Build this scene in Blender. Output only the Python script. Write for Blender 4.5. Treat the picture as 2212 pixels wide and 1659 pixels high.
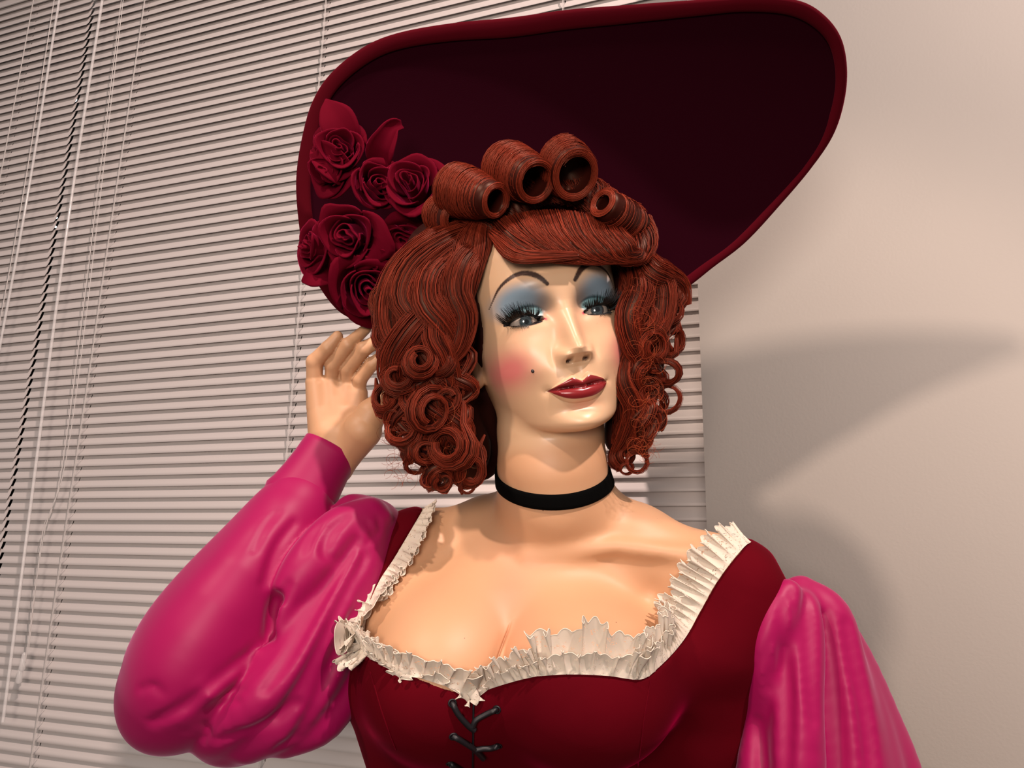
import bpy, bmesh, math, random
import numpy as np
from mathutils import Matrix, Vector

# ------------------------------------------------------------------ camera, world, lights, exposure
SC = bpy.context.scene
for o in list(bpy.data.objects): bpy.data.objects.remove(o)
COL = SC.collection
FPX, CX, CY = 1660.0, 1106.0, 829.5
CAM_H = 1.40
_up = np.array([144, 7095, -FPX]); _up = _up/np.linalg.norm(_up)
_fw = np.array([0, 0, -1.0]); _yw = _fw-_up*(_fw@_up); _yw /= np.linalg.norm(_yw)
_xw = np.cross(_yw, _up)
M3 = np.array([_xw, _yw, _up])                       # camera axes -> world
def TW(P):                                           # (right, up, depth) in mm seen from the camera stand -> world metres
    P = np.asarray(P, float)
    V = P*np.array([1, 1, -1.0])/1000.0
    return V@M3.T+np.array([0, 0, CAM_H])
def AT(px, py, Z):                                   # point at depth Z (mm) in direction of a pixel
    return np.array([(px-CX)/FPX*Z, -(py-CY)/FPX*Z, Z], float)
def PIX(P):
    P = np.asarray(P); return np.stack([CX+FPX*P[..., 0]/P[..., 2], CY-FPX*P[..., 1]/P[..., 2]], -1)
cd = bpy.data.cameras.new('camera'); cam = bpy.data.objects.new('camera', cd); COL.objects.link(cam)
cd.sensor_width = 36; cd.sensor_fit = 'HORIZONTAL'; cd.lens = FPX/2212*36; cd.clip_start = .01; cd.clip_end = 200
m4 = Matrix([list(r)+[0] for r in M3]+[[0, 0, 0, 1]]); m4.translation = (0, 0, CAM_H)
cam.matrix_world = m4
SC.camera = cam
W = bpy.data.worlds.new('ambient_fill'); SC.world = W; W.use_nodes = True
W.node_tree.nodes['Background'].inputs[0].default_value = (.75, .72, .72, 1)
W.node_tree.nodes['Background'].inputs[1].default_value = 0.35  # pale even fill added from all sides to lift the shadows
SC.view_settings.view_transform = 'Standard'; SC.view_settings.look = 'None'
SC.view_settings.gamma = 1; SC.view_settings.use_curve_mapping = False
SC.view_settings.exposure = -0.14
def lamp(name, C, target, power, col, size, spot=None):
    if spot:
        l = bpy.data.lights.new(name, 'SPOT'); l.spot_size = math.radians(spot); l.spot_blend = .5; l.shadow_soft_size = size
    else:
        l = bpy.data.lights.new(name, 'AREA'); l.size = size; l.shape = 'DISK'
    l.energy = power; l.color = col
    o = bpy.data.objects.new(name, l); COL.objects.link(o)
    a = Vector(TW(C)); b = Vector(TW(target)); o.location = a
    o.rotation_euler = (b-a).to_track_quat('-Z', 'Y').to_euler()
    return o
def lampw(name, loc, target, power, col, size, spot):
    o = lamp(name, (0, 0, 1), target, power, col, size, spot); o.location = loc
    o.rotation_euler = (Vector(TW(target))-Vector(loc)).to_track_quat('-Z', 'Y').to_euler(); return o
lampw('spot_lamp', (.95, -1.15, 3.65), (-350, 0, 1200), 450, (1, .79, .72), .05, 60)
lampw('spot_lamp', (-1.16, -.55, 2.95), (90, 20, 760), 120, (1, .77, .64), .08, 30)
lamp('front_fill', (-350, 450, -1300), (0, 0, 800), 32, (1, .84, .74), .7)  # unseen frontal fill, added to soften the shadows on the figure

# ------------------------------------------------------------------ helpers
def link(name, me, parent=None, mat=None, **props):
    o = bpy.data.objects.new(name, me); COL.objects.link(o)
    if mat is not None:
        if isinstance(mat, (list, tuple)):
            for m in mat: me.materials.append(m)
        else: me.materials.append(mat)
    if parent is not None:
        o.parent = parent
        r = parent.location.copy(); p = parent.parent
        while p is not None: r += p.location; p = p.parent
        o.location = -r if not props.get('keep') else (0, 0, 0)
    props.pop('keep', None)
    for k, v in props.items(): o[k] = v
    return o
def empty(name, loc, **props):
    o = bpy.data.objects.new(name, None); COL.objects.link(o); o.location = loc; o.empty_display_size = .1
    for k, v in props.items(): o[k] = v
    return o
def mesh(name, V, F, smooth=True, world=False):
    V = np.asarray(V, float)
    if not world: V = TW(V)
    me = bpy.data.meshes.new(name)
    if isinstance(F, np.ndarray) and F.ndim == 2:
        n, k = F.shape
        me.vertices.add(len(V)); me.vertices.foreach_set('co', V.astype(np.float32).ravel())
        me.loops.add(n*k); me.loops.foreach_set('vertex_index', F.astype(np.int32).ravel())
        me.polygons.add(n); me.polygons.foreach_set('loop_start', np.arange(0, n*k, k, dtype=np.int32))
        me.update(calc_edges=True)
    else:
        me.from_pydata([tuple(v) for v in V], [], [tuple(int(i) for i in f) for f in F]); me.update()
    if smooth: me.polygons.foreach_set('use_smooth', np.ones(len(me.polygons), bool))
    return me
def vcol(me, name, C):
    a = me.color_attributes.new(name, 'FLOAT_COLOR', 'POINT')
    C = np.asarray(C, np.float32)
    if C.shape[1] == 3: C = np.concatenate([C, np.ones((len(C), 1), np.float32)], 1)
    a.data.foreach_set('color', C.ravel())
def lin(r, g, b):
    f = lambda c: (c/255/12.92 if c/255 <= .04045 else ((c/255+.055)/1.055)**2.4)
    return np.array([f(r), f(g), f(b)])
def principled(name, base=(.5, .5, .5), rough=.5, attr=None, noise=None, bump=None, **kw):
    m = bpy.data.materials.new(name); m.use_nodes = True; nt = m.node_tree; b = nt.nodes['Principled BSDF']
    b.inputs['Base Color'].default_value = (*base, 1); b.inputs['Roughness'].default_value = rough
    for k, v in kw.items():
        b.inputs[k.replace('_', ' ')].default_value = v if not (isinstance(v, tuple) and len(v) == 3 and 'Color' not in k and 'Tint' not in k and 'Radius' not in k) else v
    src = None
    if attr:
        a = nt.nodes.new('ShaderNodeAttribute'); a.attribute_name = attr; src = a.outputs['Color']
    if noise:                                           # (scale, amount, detail)
        tc = nt.nodes.new('ShaderNodeTexCoord'); n = nt.nodes.new('ShaderNodeTexNoise')
        n.inputs['Scale'].default_value = noise[0]; n.inputs['Detail'].default_value = noise[2]
        nt.links.new(tc.outputs['Object'], n.inputs['Vector'])
        mr = nt.nodes.new('ShaderNodeMapRange'); mr.inputs['To Min'].default_value = 1-noise[1]; mr.inputs['To Max'].default_value = 1+noise[1]
        mr.inputs['From Min'].default_value = .25; mr.inputs['From Max'].default_value = .75
        nt.links.new(n.outputs['Fac'], mr.inputs['Value'])
        mx = nt.nodes.new('ShaderNodeMix'); mx.data_type = 'RGBA'; mx.blend_type = 'MULTIPLY'; mx.inputs[0].default_value = 1
        if src is not None: nt.links.new(src, mx.inputs[6])
        else: mx.inputs[6].default_value = (*base, 1)
        nt.links.new(mr.outputs[0], mx.inputs[7]); src = mx.outputs[2]
    if src is not None: nt.links.new(src, b.inputs['Base Color'])
    if bump:                                            # (scale, strength, distance)
        tc = nt.nodes.new('ShaderNodeTexCoord'); n = nt.nodes.new('ShaderNodeTexNoise'); n.inputs['Scale'].default_value = bump[0]
        n.inputs['Detail'].default_value = 3
        nt.links.new(tc.outputs['Object'], n.inputs['Vector'])
        bp = nt.nodes.new('ShaderNodeBump'); bp.inputs['Strength'].default_value = bump[1]; bp.inputs['Distance'].default_value = bump[2]
        nt.links.new(n.outputs['Fac'], bp.inputs['Height']); nt.links.new(bp.outputs[0], b.inputs['Normal'])
    return m
def spline(pts, n):                                    # Catmull-Rom through rows of pts, any columns
    P = np.asarray(pts, float)
    if len(P) == 2: return P[0]+(P[1]-P[0])*np.linspace(0, 1, n)[:, None]
    Q = np.vstack([2*P[0]-P[1], P, 2*P[-1]-P[-2]])
    t = np.linspace(0, len(P)-1, n); i = np.minimum(t.astype(int), len(P)-2); u = (t-i)[:, None]
    a, b, c, d = Q[i], Q[i+1], Q[i+2], Q[i+3]
    return .5*((2*b)+(c-a)*u+(2*a-5*b+4*c-d)*u*u+(3*b-a-3*c+d)*u**3)
def surface_nets(fn, lo, hi, h, dense=False):
    lo = np.array(lo, float); hi = np.array(hi, float)
    n = np.ceil((hi-lo)/h).astype(int)+1
    ax = [lo[i]+h*np.arange(n[i]) for i in range(3)]
    F = np.empty(n, np.float32)
    if dense:
        for i0 in range(0, n[0], 24):
            G = np.stack(np.meshgrid(ax[0][i0:i0+24], ax[1], ax[2], indexing='ij'), -1)
            F[i0:i0+24] = fn(G.reshape(-1, 3)).reshape(G.shape[:3])
    else:                                              # fill only the blocks the surface can pass through
        b = 6; nb_ = -(-n//b); N = nb_*b; F = np.empty(N, np.float32)
        ci = np.stack(np.meshgrid(*[np.arange(m) for m in nb_], indexing='ij'), -1).reshape(-1, 3)
        fc = fn(lo+h*(ci*b+(b-1)/2)); F8 = F.reshape(nb_[0], b, nb_[1], b, nb_[2], b)
        F8[:] = fc.reshape(nb_).astype(np.float32)[:, None, :, None, :, None]
        act_ = ci[np.abs(fc) < .87*b*h*1.7+2]
        o_ = np.stack(np.meshgrid(*[np.arange(b)]*3, indexing='ij'), -1).reshape(-1, 3)
        for s in range(0, len(act_), 1500):
            A_ = act_[s:s+1500]; P_ = lo+h*(A_[:, None]*b+o_[None])
            F8[A_[:, 0], :, A_[:, 1], :, A_[:, 2], :] = fn(P_.reshape(-1, 3)).reshape(len(A_), b, b, b)
        F = F[:n[0], :n[1], :n[2]]
    F = np.where(F == 0, 1e-6, F); S = F < 0
    cn = n-1
    acc = np.zeros((*cn, 3), np.float32); cnt = np.zeros(cn, np.float32)
    for axis in range(3):
        sl0 = [slice(None)]*3; sl1 = [slice(None)]*3; sl0[axis] = slice(0, -1); sl1[axis] = slice(1, None)
        A = F[tuple(sl0)]; B = F[tuple(sl1)]; cr = (A < 0) != (B < 0)
        t = np.where(cr, A/(A-B+1e-20), 0)
        o = [a for a in range(3) if a != axis]
        for d0 in (0, 1):
            for d1 in (0, 1):
                s = [slice(None)]*3; s[o[0]] = slice(d0, d0+cn[o[0]]); s[o[1]] = slice(d1, d1+cn[o[1]])
                c = cr[tuple(s)]; tt = t[tuple(s)]
                cnt += c; acc[..., axis] += np.where(c, tt, 0)
                acc[..., o[0]] += c*d0; acc[..., o[1]] += c*d1
    act = cnt > 0
    idx = -np.ones(cn, np.int64); idx[act] = np.arange(act.sum())
    cell = np.argwhere(act)
    V = lo+h*(cell+acc[act]/cnt[act][:, None])
    Q = []
    for axis in range(3):
        o = [a for a in range(3) if a != axis]
        sl0 = [slice(1, -1)]*3; sl1 = [slice(1, -1)]*3; sl0[axis] = slice(0, -1); sl1[axis] = slice(1, None)
        A = S[tuple(sl0)]; B = S[tuple(sl1)]
        e = np.argwhere(A != B); fl = A[tuple(e.T)]
        b = e.copy(); b[:, o[0]] += 1; b[:, o[1]] += 1
        def g(d0, d1):
            c = b.copy(); c[:, o[0]] -= d0; c[:, o[1]] -= d1; return idx[tuple(c.T)]
        q = np.stack([g(1, 1), g(0, 1), g(0, 0), g(1, 0)], 1)
        if axis == 1: fl = ~fl
        q[~fl] = q[~fl][:, ::-1]
        Q.append(q)
    return V, np.vstack(Q)[:, ::-1]                    # C frame is left handed, so flip
def project(fn, V, it=4, eps=.05, maxstep=3):
    V = V.copy()
    for _ in range(it):
        f = fn(V); g = np.stack([(fn(V+np.eye(3)[i]*eps)-fn(V-np.eye(3)[i]*eps))/(2*eps) for i in range(3)], 1)
        st = f[:, None]*g/((g*g).sum(1)[:, None]+1e-6)
        L = np.linalg.norm(st, axis=1)[:, None]; st *= np.minimum(1, maxstep/(L+1e-9)); V -= st
    return V
def smin(a, b, k): 
    h = np.clip(.5+.5*(b-a)/k, 0, 1); return b+(a-b)*h-k*h*(1-h)
def smax(a, b, k): return -smin(-a, -b, k)
def seg(P, a, b, ra, rb, sq=None):
    a = np.asarray(a, float); b = np.asarray(b, float); d = b-a
    t = np.clip((P-a)@d/(d@d+1e-9), 0, 1)
    q = P-a-t[:, None]*d
    return np.sqrt((q*q).sum(1))-(ra+(rb-ra)*t)
def chain(P, pts, k=None):                             # pts rows: x y z r
    d = None
    for a, b in zip(pts[:-1], pts[1:]):
        s = seg(P, a[:3], b[:3], a[3], b[3]); d = s if d is None else (np.minimum(d, s) if k is None else smin(d, s, k))
    return d
def pch(rows, m=1):
    rows = spline(rows, (len(rows)-1)*m+1) if m > 1 else rows
    return np.array([[*AT(r[0], r[1], r[2]), r[3]] for r in rows])
def relax(V, Q, it=6, f=.5):                            # Laplacian smoothing of a quad mesh
    E = np.vstack([Q[:, [0, 1]], Q[:, [1, 2]], Q[:, [2, 3]], Q[:, [3, 0]]]); n = len(V)
    for _ in range(it):
        S = np.zeros_like(V); c = np.zeros(n)
        for k in range(3): S[:, k] = np.bincount(E[:, 0], V[E[:, 1], k], n)+np.bincount(E[:, 1], V[E[:, 0], k], n)
        c = np.bincount(E[:, 0], minlength=n)+np.bincount(E[:, 1], minlength=n)
        V = V*(1-f)+f*S/np.maximum(c, 1)[:, None]
    return V
def ell(P, c, r, R=None):
    q = P-np.asarray(c); 
    if R is not None: q = q@R
    r = np.asarray(r, float); k0 = np.sqrt(((q/r)**2).sum(1)); k1 = np.sqrt(((q/(r*r))**2).sum(1))+1e-9
    return k0*(k0-1)/k1
def tube(P, R, sides=8, cap=True, twist=None):         # P (n,3), R (n,) or (n,2)
    P = np.asarray(P, float); n = len(P); R = np.asarray(R, float)
    if R.ndim == 1: R = np.stack([R, R], 1)
    T = np.gradient(P, axis=0); T /= np.linalg.norm(T, axis=1)[:, None]+1e-12
    N = np.zeros_like(P); r = np.array([0, 0, -1.0]) if abs(T[0, 2]) < .9 else np.array([1.0, 0, 0])
    v = r-T[0]*(r@T[0]); N[0] = v/np.linalg.norm(v)
    for i in range(1, n):
        v = N[i-1]-T[i]*(N[i-1]@T[i]); N[i] = v/(np.linalg.norm(v)+1e-12)
    B = np.cross(T, N); a = np.linspace(0, 2*np.pi, sides, endpoint=False)
    V = P[:, None]+N[:, None]*(np.cos(a)[None, :, None]*R[:, 0][:, None, None])+B[:, None]*(np.sin(a)[None, :, None]*R[:, 1][:, None, None])
    V = V.reshape(-1, 3); i = np.arange(n-1)[:, None]*sides; j = np.arange(sides)[None]; j2 = (j+1) % sides
    Q = np.stack([i+j, i+sides+j, i+sides+j2, i+j2], -1).reshape(-1, 4)
    return V, Q
def join(parts):
    V = []; F = []; n = 0
    for v, f in parts:
        V.append(v); F.append(np.asarray(f)+n); n += len(v)
    return np.vstack(V), np.vstack(F)

# ------------------------------------------------------------------ head frame
def _rot(r):
    r = np.array(r, float); a = np.linalg.norm(r); k = r/a; K = np.array([[0, -k[2], k[1]], [k[2], 0, -k[0]], [-k[1], k[0], 0]])
    return np.eye(3)+np.sin(a)*K+(1-np.cos(a))*K@K
HR = _rot([.0585, -.2256, .1726]); HT = np.array([47.7, 66.6, 676.0])
def h2c(B): return (np.asarray(B, float)*np.array([1, 1, -1.0]))@HR.T+HT
def c2h(P): return ((P-HT)@HR)*np.array([1, 1, -1.0])

def table(ys, vs, s=4.0):
    g = np.arange(-150, 140, 1.0); v = np.interp(g, ys, vs); k = np.exp(-.5*(np.arange(-12, 13)/s)**2); k /= k.sum()
    v = np.convolve(np.pad(v, 12, 'edge'), k, 'valid'); return lambda y: np.interp(y, g, v)
_Y = [-140, -125, -112, -100, -85, -70, -50, -25, 0, 30, 60, 85, 100, 110, 117]
tA = table(_Y, [22, 32, 41, 48, 55, 60, 66, 70, 71, 73, 72, 63, 50, 36, 12])
tW = table(_Y, [-40, -14, -3, 2, -1, 0, 3, -2, -3, 0, -7, -24, -45, -62, -84], 3.5)
tB = table(_Y, [-120, -130, -140, -150, -160, -170, -180, -185, -188, -188, -182, -165, -145, -125, -100])
WC = -85.0
def G(x, y, cx, cy, sx, sy): return np.exp(-((x-cx)/sx)**2-((y-cy)/sy)**2)
def sstep(a, b, x): t = np.clip((x-a)/(b-a), 0, 1); return t*t*(3-2*t)
EX, EY, EW, ER = 33.9, -4.6, -24.5, 12.6
def lid_curves(ax):
    q = np.clip(1-((ax-34.0)/15.8)**2, 0, 1)
    tilt = (ax-34)*.03
    return -5+tilt+5.2*q**.75, -5+tilt-3.4*q**.8, q
def mouth_curves(ax):
    t = np.clip(ax/28.0, 0, 1)
    up = np.where(ax < 8.5, -65.2+3.8*np.sin(np.clip(ax/8.5, 0, 1)*np.pi/2)**1.6, -61.4-7.4*((np.clip(ax, 8.5, 28)-8.5)/19.5)**1.15)
    mid = -70.2+1.0*np.sin(t*np.pi)*.6+1.4*t
    lo = -80.2+11.4*t**2.6
    lo = np.minimum(lo, mid); up = np.maximum(up, mid)
    return up, mid, lo
def face_delta(x, y, base):
    ax = np.abs(x); d = np.zeros_like(x)
    # nose: bridge to tip, wings, underside
    prof = np.interp(y, [-52, -48.5, -45, -41.5, -37, -32, -24, -12, 0, 8, 20], [0, 2.0, 8.0, 15.5, 19.0, 18.0, 14.6, 9.0, 3.6, 1.6, 0])
    sw = np.interp(y, [-50, -44, -36, -26, -10, 5, 20], [10.5, 10.5, 9.6, 8.6, 7.8, 8.5, 12])
    d += prof*np.exp(-(ax/sw)**2.3)
    d += 1.6*G(x, y, 0, -37.5, 6.5, 5.5)
    d += 8.0*np.exp(-((ax-11.8)/5.0)**2-((y+41.5)/6.0)**2)
    d -= 6.5*np.exp(-((ax-7.6)/3.0)**4-((y+46.2)/1.9)**2)                      # nostrils
    d -= 1.6*np.exp(-((ax-19.5)/3.2)**2-((y+42)/8)**2)                       # crease beside wings
    d += -1.3*G(x, y, 0, -56, 3.2, 6)                                         # philtrum
    # sockets, brow ridge, cheeks, chin
    d -= 6.5*np.exp(-((ax-29)/17)**2-((y-4)/11.5)**2)
    d -= 4.5*np.exp(-((ax-16)/7)**2-((y-1)/9)**2)
    d += 1.8*np.exp(-((ax-30)/22)**2-((y-24)/9)**2)
    d += 3.4*np.exp(-((ax-44)/15)**2-((y+32)/15)**2)
    d -= 1.8*np.exp(-((ax-36)/10)**2-((y+64)/14)**2)
    d += 3.4*G(x, y, 0, -103, 15, 9)
    d -= 3.0*G(x, y, 0, -88, 17, 5)
    # mouth mound and lips
    d += 3.8*G(x, y, 0, -69, 24, 15)
    up, mid, lo = mouth_curves(ax)
    inm = np.clip((29-ax)/9, 0, 1)
    tu = np.clip((y-mid)/(up-mid+.01), 0, 1.4); tl = np.clip((mid-y)/(mid-lo+.01), 0, 1.35)
    d += np.where(y >= mid, 3.6*np.sin(np.clip(tu, 0, 1.4)*np.pi/1.4)**.8, 4.4*np.sin(np.clip(tl, 0, 1.35)*np.pi/1.35)**.75)*inm
    d -= 2.6*np.exp(-((y-mid)/1.2)**2)*np.clip((30-ax)/4, 0, 1)
    d -= 1.5*np.exp(-((ax-29)/3.5)**2-((y+69)/4)**2)
    # eyelids over the ball
    r2 = (ax-EX)**2+(y-EY)**2
    ball = EW+np.sqrt(np.clip(14.2**2-r2, 0, None))
    cur = base+d
    m = r2 < 14.2**2
    lid = np.where(m, np.maximum(ball, cur) , cur)
    k = 2.5; hh = np.clip(.5+.5*(ball-cur)/k, 0, 1); sm = cur+(ball-cur)*hh+k*hh*(1-hh)
    cur = np.where(m, sm, cur)
    # crease above lid
    cy = 8.2-.020*(ax-32)**2
    cur = cur-1.5*np.exp(-((y-cy)/1.3)**2)*np.exp(-((ax-33)/13)**4)
    u, l, q = lid_curves(ax)
    inside = (y < u) & (y > l) & (ax > 18.4) & (ax < 49.6)
    dist = np.minimum(u-y, y-l)
    hole = EW+np.sqrt(np.clip(11.6**2-r2, 0, None))-1.0
    t = sstep(0, .7, dist)
    cur = np.where(inside, cur*(1-t)+np.minimum(hole, cur)*t, cur)
    return cur-base
def F_head(P):
    H = c2h(P); x, y, w = H[:, 0], H[:, 1], H[:, 2]
    out = np.full(len(P), 200.0)
    near = (np.abs(x) < 110) & (y > -160) & (y < 150) & (w < 60) & (w > -230)
    x, y, w = x[near], y[near], w[near]
    a = tA(y); f0 = tW(y); b0 = tB(y)
    n = np.interp(y, [-110, -70, -20, 40, 90], [2.1, 2.25, 2.4, 2.3, 2.1])
    bf = f0-WC
    t = np.clip(1-np.clip(np.abs(x)/a, 0, .999)**n, 1e-4, 1)
    base = WC+bf*t**(1/n)
    msk = sstep(-62, -40, w)
    d = face_delta(x, y, base)*msk
    ww = w-d
    b = np.where(ww > WC, bf, WC-b0)
    g = ((np.abs(x)/a)**n+(np.abs(ww-WC)/np.maximum(b, 5))**n)**(1/n)-1
    g = g*np.minimum(a, b)
    g = smax(g, y-117+.0*x, 10)
    yb = -112.5+.20*(-w)+.004*np.abs(x)**1.6*0
    g = smax(g, yb-y, 13)
    out[near] = g
    # ears
    He = c2h(P)
    for s in (-1, 1):
        e = ell(He, (s*73.5, -22, -92), (6, 30, 16)); e2 = ell(He, (s*73, -45, -86), (5.5, 9, 8.5))
        e = smin(e, e2, 5); out = smin(out, e, 5)
    return out

# ------------------------------------------------------------------ body (skin)
NECK = pch([(1186, 840, 765, 50), (1189, 930, 752, 51.0), (1193, 1010, 744, 52), (1198, 1080, 750, 55), (1203, 1150, 775, 62)])
SHL = pch([(1190, 1130, 790, 42), (1060, 1150, 795, 37), (940, 1180, 795, 35), (880, 1220, 790, 36)])
SHR = pch([(1215, 1120, 770, 44), (1370, 1180, 745, 40), (1500, 1235, 722, 36), (1600, 1290, 705, 36)])
ARM_L = pch([(870, 1215, 780, 36), (640, 1400, 745, 36), (450, 1500, 715, 32), (570, 1280, 745, 30), (712, 985, 800, 22)])
ARM_R = pch([(1610, 1300, 705, 36), (1740, 1500, 715, 38), (1800, 1800, 700, 33), (1730, 2180, 620, 23)])
TYAW = _rot([0, -.22, 0])
def F_chest(P, k=1.0):
    d = chain(P, SHL, 10)
    d = smin(d, chain(P, SHR, 10), 20)
    d = smin(d, chain(P, NECK, 6), 24)
    d = smin(d, ell(P, AT(1185, 1330, 770), (135, 92, 78), TYAW), 34)
    d = smin(d, ell(P, AT(1180, 1480, 765), (138, 120, 88), TYAW), 34)
    d = smin(d, ell(P, AT(1170, 1850, 770), (112, 190, 84), TYAW), 40)
    d = smin(d, chain(P, pch([(1590, 1250, 700, 32), (1545, 1380, 705, 46), (1515, 1560, 735, 50), (1500, 1800, 760, 44)]), 10), 30)
    d = smin(d, chain(P, pch([(878, 1190, 775, 34), (838, 1320, 752, 40), (842, 1470, 745, 42), (928, 1680, 745, 50), (980, 1850, 760, 48)]), 10), 30)
    return d
def F_torso(P):
    d = F_chest(P)
    bl = ell(P, AT(960, 1440, 688), (64, 62, 66)); br = ell(P, AT(1266, 1478, 668), (78, 68, 70))
    kk = np.interp(P[:, 1], [-300, -225, -205, -185], [2, 3, 14, 34])
    d = smin(d, smin(bl, br, kk), 52)
    d = smin(d, chain(P, pch([(1140, 1200, 716, 4), (1330, 1180, 706, 5), (1500, 1200, 692, 5)])), 12)
    return d
BODL, BODR = AT(950, 1470, 690), AT(1262, 1468, 670)
def F_bust(P):
    d = F_chest(P)
    b = smin(ell(P, BODL, (66, 66, 68)), ell(P, BODR, (80, 72, 72)), 40)
    return smin(smin(d, b, 46), chain(P, ARM_R[:2]), 10)-3.2
def F_body(P):
    d = F_torso(P)
    d = smin(d, F_head(P), 7)
    d = smin(d, chain(P, ARM_L, 12), 10)
    d = smin(d, chain(P, ARM_R, 12), 10)
    return d
# hand (image left), palm towards the camera, fingers curled to the hat brim
def F_hand(P):
    d = chain(P, pch([(715, 1000, 800, 25), (728, 950, 803, 22)]))
    palm = chain(P, pch([(702, 930, 806, 18), (688, 880, 806, 12.5), (681, 826, 806, 10.2)]))
    palm = smin(palm, chain(P, pch([(735, 940, 806, 17), (720, 860, 810, 12), (716, 828, 810, 10)])), 6)
    palm = smin(palm, chain(P, pch([(745, 940, 806, 17), (748, 880, 812, 12), (750, 836, 812, 10)])), 6)
    palm = smin(palm, chain(P, pch([(760, 930, 806, 15), (774, 880, 812, 10), (775, 850, 812, 9.5)])), 6)
    palm = smin(palm, chain(P, pch([(752, 975, 798, 17), (783, 930, 788, 20), (802, 893, 788, 14)])), 6)
    d = smin(d, palm, 8)
    fs = [
      pch([(679, 826, 806, 8.4), (680, 782, 802, 8.8), (708, 752, 796, 7.3), (729, 727, 796, 5.8)]),
      pch([(716, 826, 810, 7.2), (719, 790, 804, 8.0), (752, 745, 796, 7.4), (790, 711, 808, 5.6)]),
      pch([(749, 833, 812, 7.2), (751, 798, 806, 8.1), (786, 754, 797, 7.7), (822, 733, 800, 7.0), (850, 722, 806, 6)]),
      pch([(776, 848, 812, 6.9), (777, 820, 808, 7.5), (803, 787, 802, 7.2), (836, 765, 802, 7.0), (862, 755, 808, 6)]),
      pch([(802, 893, 788, 14), (826, 862, 792, 9.6), (848, 836, 800, 8.6), (862, 810, 806, 7.0)])]
    for i, c in enumerate(fs):
        g = chain(P, c, 2.0)
        d = smin(d, g, .5 if i < 4 else 6)
    # fold between palm and fingers
    d = smax(d, -chain(P, pch([(688, 822, 796, 1.6), (715, 824, 797, 1.6), (735, 828, 799, 1.6), (765, 842, 800, 1.6)])), 2)
    return d
def sdf_clip(poly, px, py):                            # signed distance (pixels) to a closed polygon, negative inside
    poly = np.asarray(poly, float); d = np.full(len(px), 1e9); ins = np.zeros(len(px), bool)
    for a, b in zip(poly, np.roll(poly, -1, 0)):
        e = b-a; wx_, wy_ = px-a[0], py-a[1]; t = np.clip((wx_*e[0]+wy_*e[1])/(e@e+1e-9), 0, 1)
        d = np.minimum(d, (wx_-e[0]*t)**2+(wy_-e[1]*t)**2)
        c = (a[1] <= py) != (b[1] <= py)
        ins ^= c & (px < a[0]+(py-a[1])*e[0]/(e[1]+1e-12))
    d = np.sqrt(d); return np.where(ins, -d, d)
def hit(fn, px, py, z0=450, off=0):                    # first point of a surface along the sight lines
    px = np.atleast_1d(np.asarray(px, float)); py = np.atleast_1d(np.asarray(py, float))
    R = np.stack([(px-CX)/FPX, -(py-CY)/FPX, np.ones(len(px))], 1); R /= np.linalg.norm(R, axis=1)[:, None]
    t = np.full(len(px), float(z0))
    for _ in range(70): t = t+np.clip(fn(R*t[:, None])-off, -20, 20)*.8
    return R*t[:, None]
def grad(fn, P, e=.5):
    g = np.stack([fn(P+np.eye(3)[i]*e)-fn(P-np.eye(3)[i]*e) for i in range(3)], 1); return g/(np.linalg.norm(g, axis=1)[:, None]+1e-9)
# ------------------------------------------------------------------ background: blinds, window, walls
UPC = np.array([144, 7095, FPX]); UPC = UPC/np.linalg.norm(UPC)           # world up in the C frame
DW = np.array([-4736, -292, FPX]); DW = DW/np.linalg.norm(DW); DW = DW-UPC*(UPC@DW); DW = -DW/np.linalg.norm(DW)
NW = np.cross(DW, UPC); NW = NW if NW[2] > 0 else -NW
DIST = 1170.0
def on_plane(px, py, D=DIST):
    r = AT(px, py, 1.0); return r*D/(r@NW)
def tw_dir(v): return TW(np.asarray(v)*1000.)-TW([0, 0, 0])
wx = Vector(tw_dir(DW)); wz = Vector((0, 0, 1)); wy = Vector(tw_dir(NW))      # along the wall, up, into the wall
O0 = Vector(TW(NW*DIST)); O0.z = 0                                          # foot point on the floor in the blind plane
def wall_pt(s, t, z): return O0+wx*s+wy*t+Vector((0, 0, z))
def s_of(px, py, D=DIST):
    p = Vector(TW(on_plane(px, py, D))); return (p-O0).dot(wx), p.z
def boxw(s0, s1, t0, t1, z0, z1):
    V = [wall_pt(s, t, z) for s in (s0, s1) for t in (t0, t1) for z in (z0, z1)]
    F = [(0, 1, 3, 2), (4, 6, 7, 5), (0, 4, 5, 1), (2, 3, 7, 6), (0, 2, 6, 4), (1, 5, 7, 3)]
    return np.array(V), np.array(F)
m_wall = principled('wall_paint', (.53, .485, .44), .75, noise=(3, .03, 3), bump=(300, .08, .001))
m_trim = principled('window_paint', (.30, .28, .26), .5)
m_slat = principled('slat_enamel', (.66, .60, .57), .38, bump=(120, .02, .001))
m_cord = principled('cord', (.62, .58, .55), .7)
m_clear = principled('clear_wand', (.85, .82, .80), .12, IOR=1.45, Alpha=.4)
m_glass = principled('night_glass', (.004, .005, .006), .05)
m_floor = principled('floor_tiles', (.12, .11, .10), .5, noise=(5, .2, 4))
m_lamp = bpy.data.materials.new('lamp_glow'); m_lamp.use_nodes = True
_b = m_lamp.node_tree.nodes['Principled BSDF']; _b.inputs['Emission Color'].default_value = (.9, .97, 1, 1); _b.inputs['Emission Strength'].default_value = 4
s_edge, _ = s_of(1518, 900, 1040.0)
s_gap, zg = s_of(100, 620)
sL0 = s_gap-.75
TWALL = (1040.0-DIST)/1000
def struct(name, parts, mat, **kw):
    V, F = join(parts); me = mesh(name, V, F, False, True); return link(name, me, None, mat, kind='structure', **kw)
WT = .50                                            # depth behind the right wall face
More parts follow.
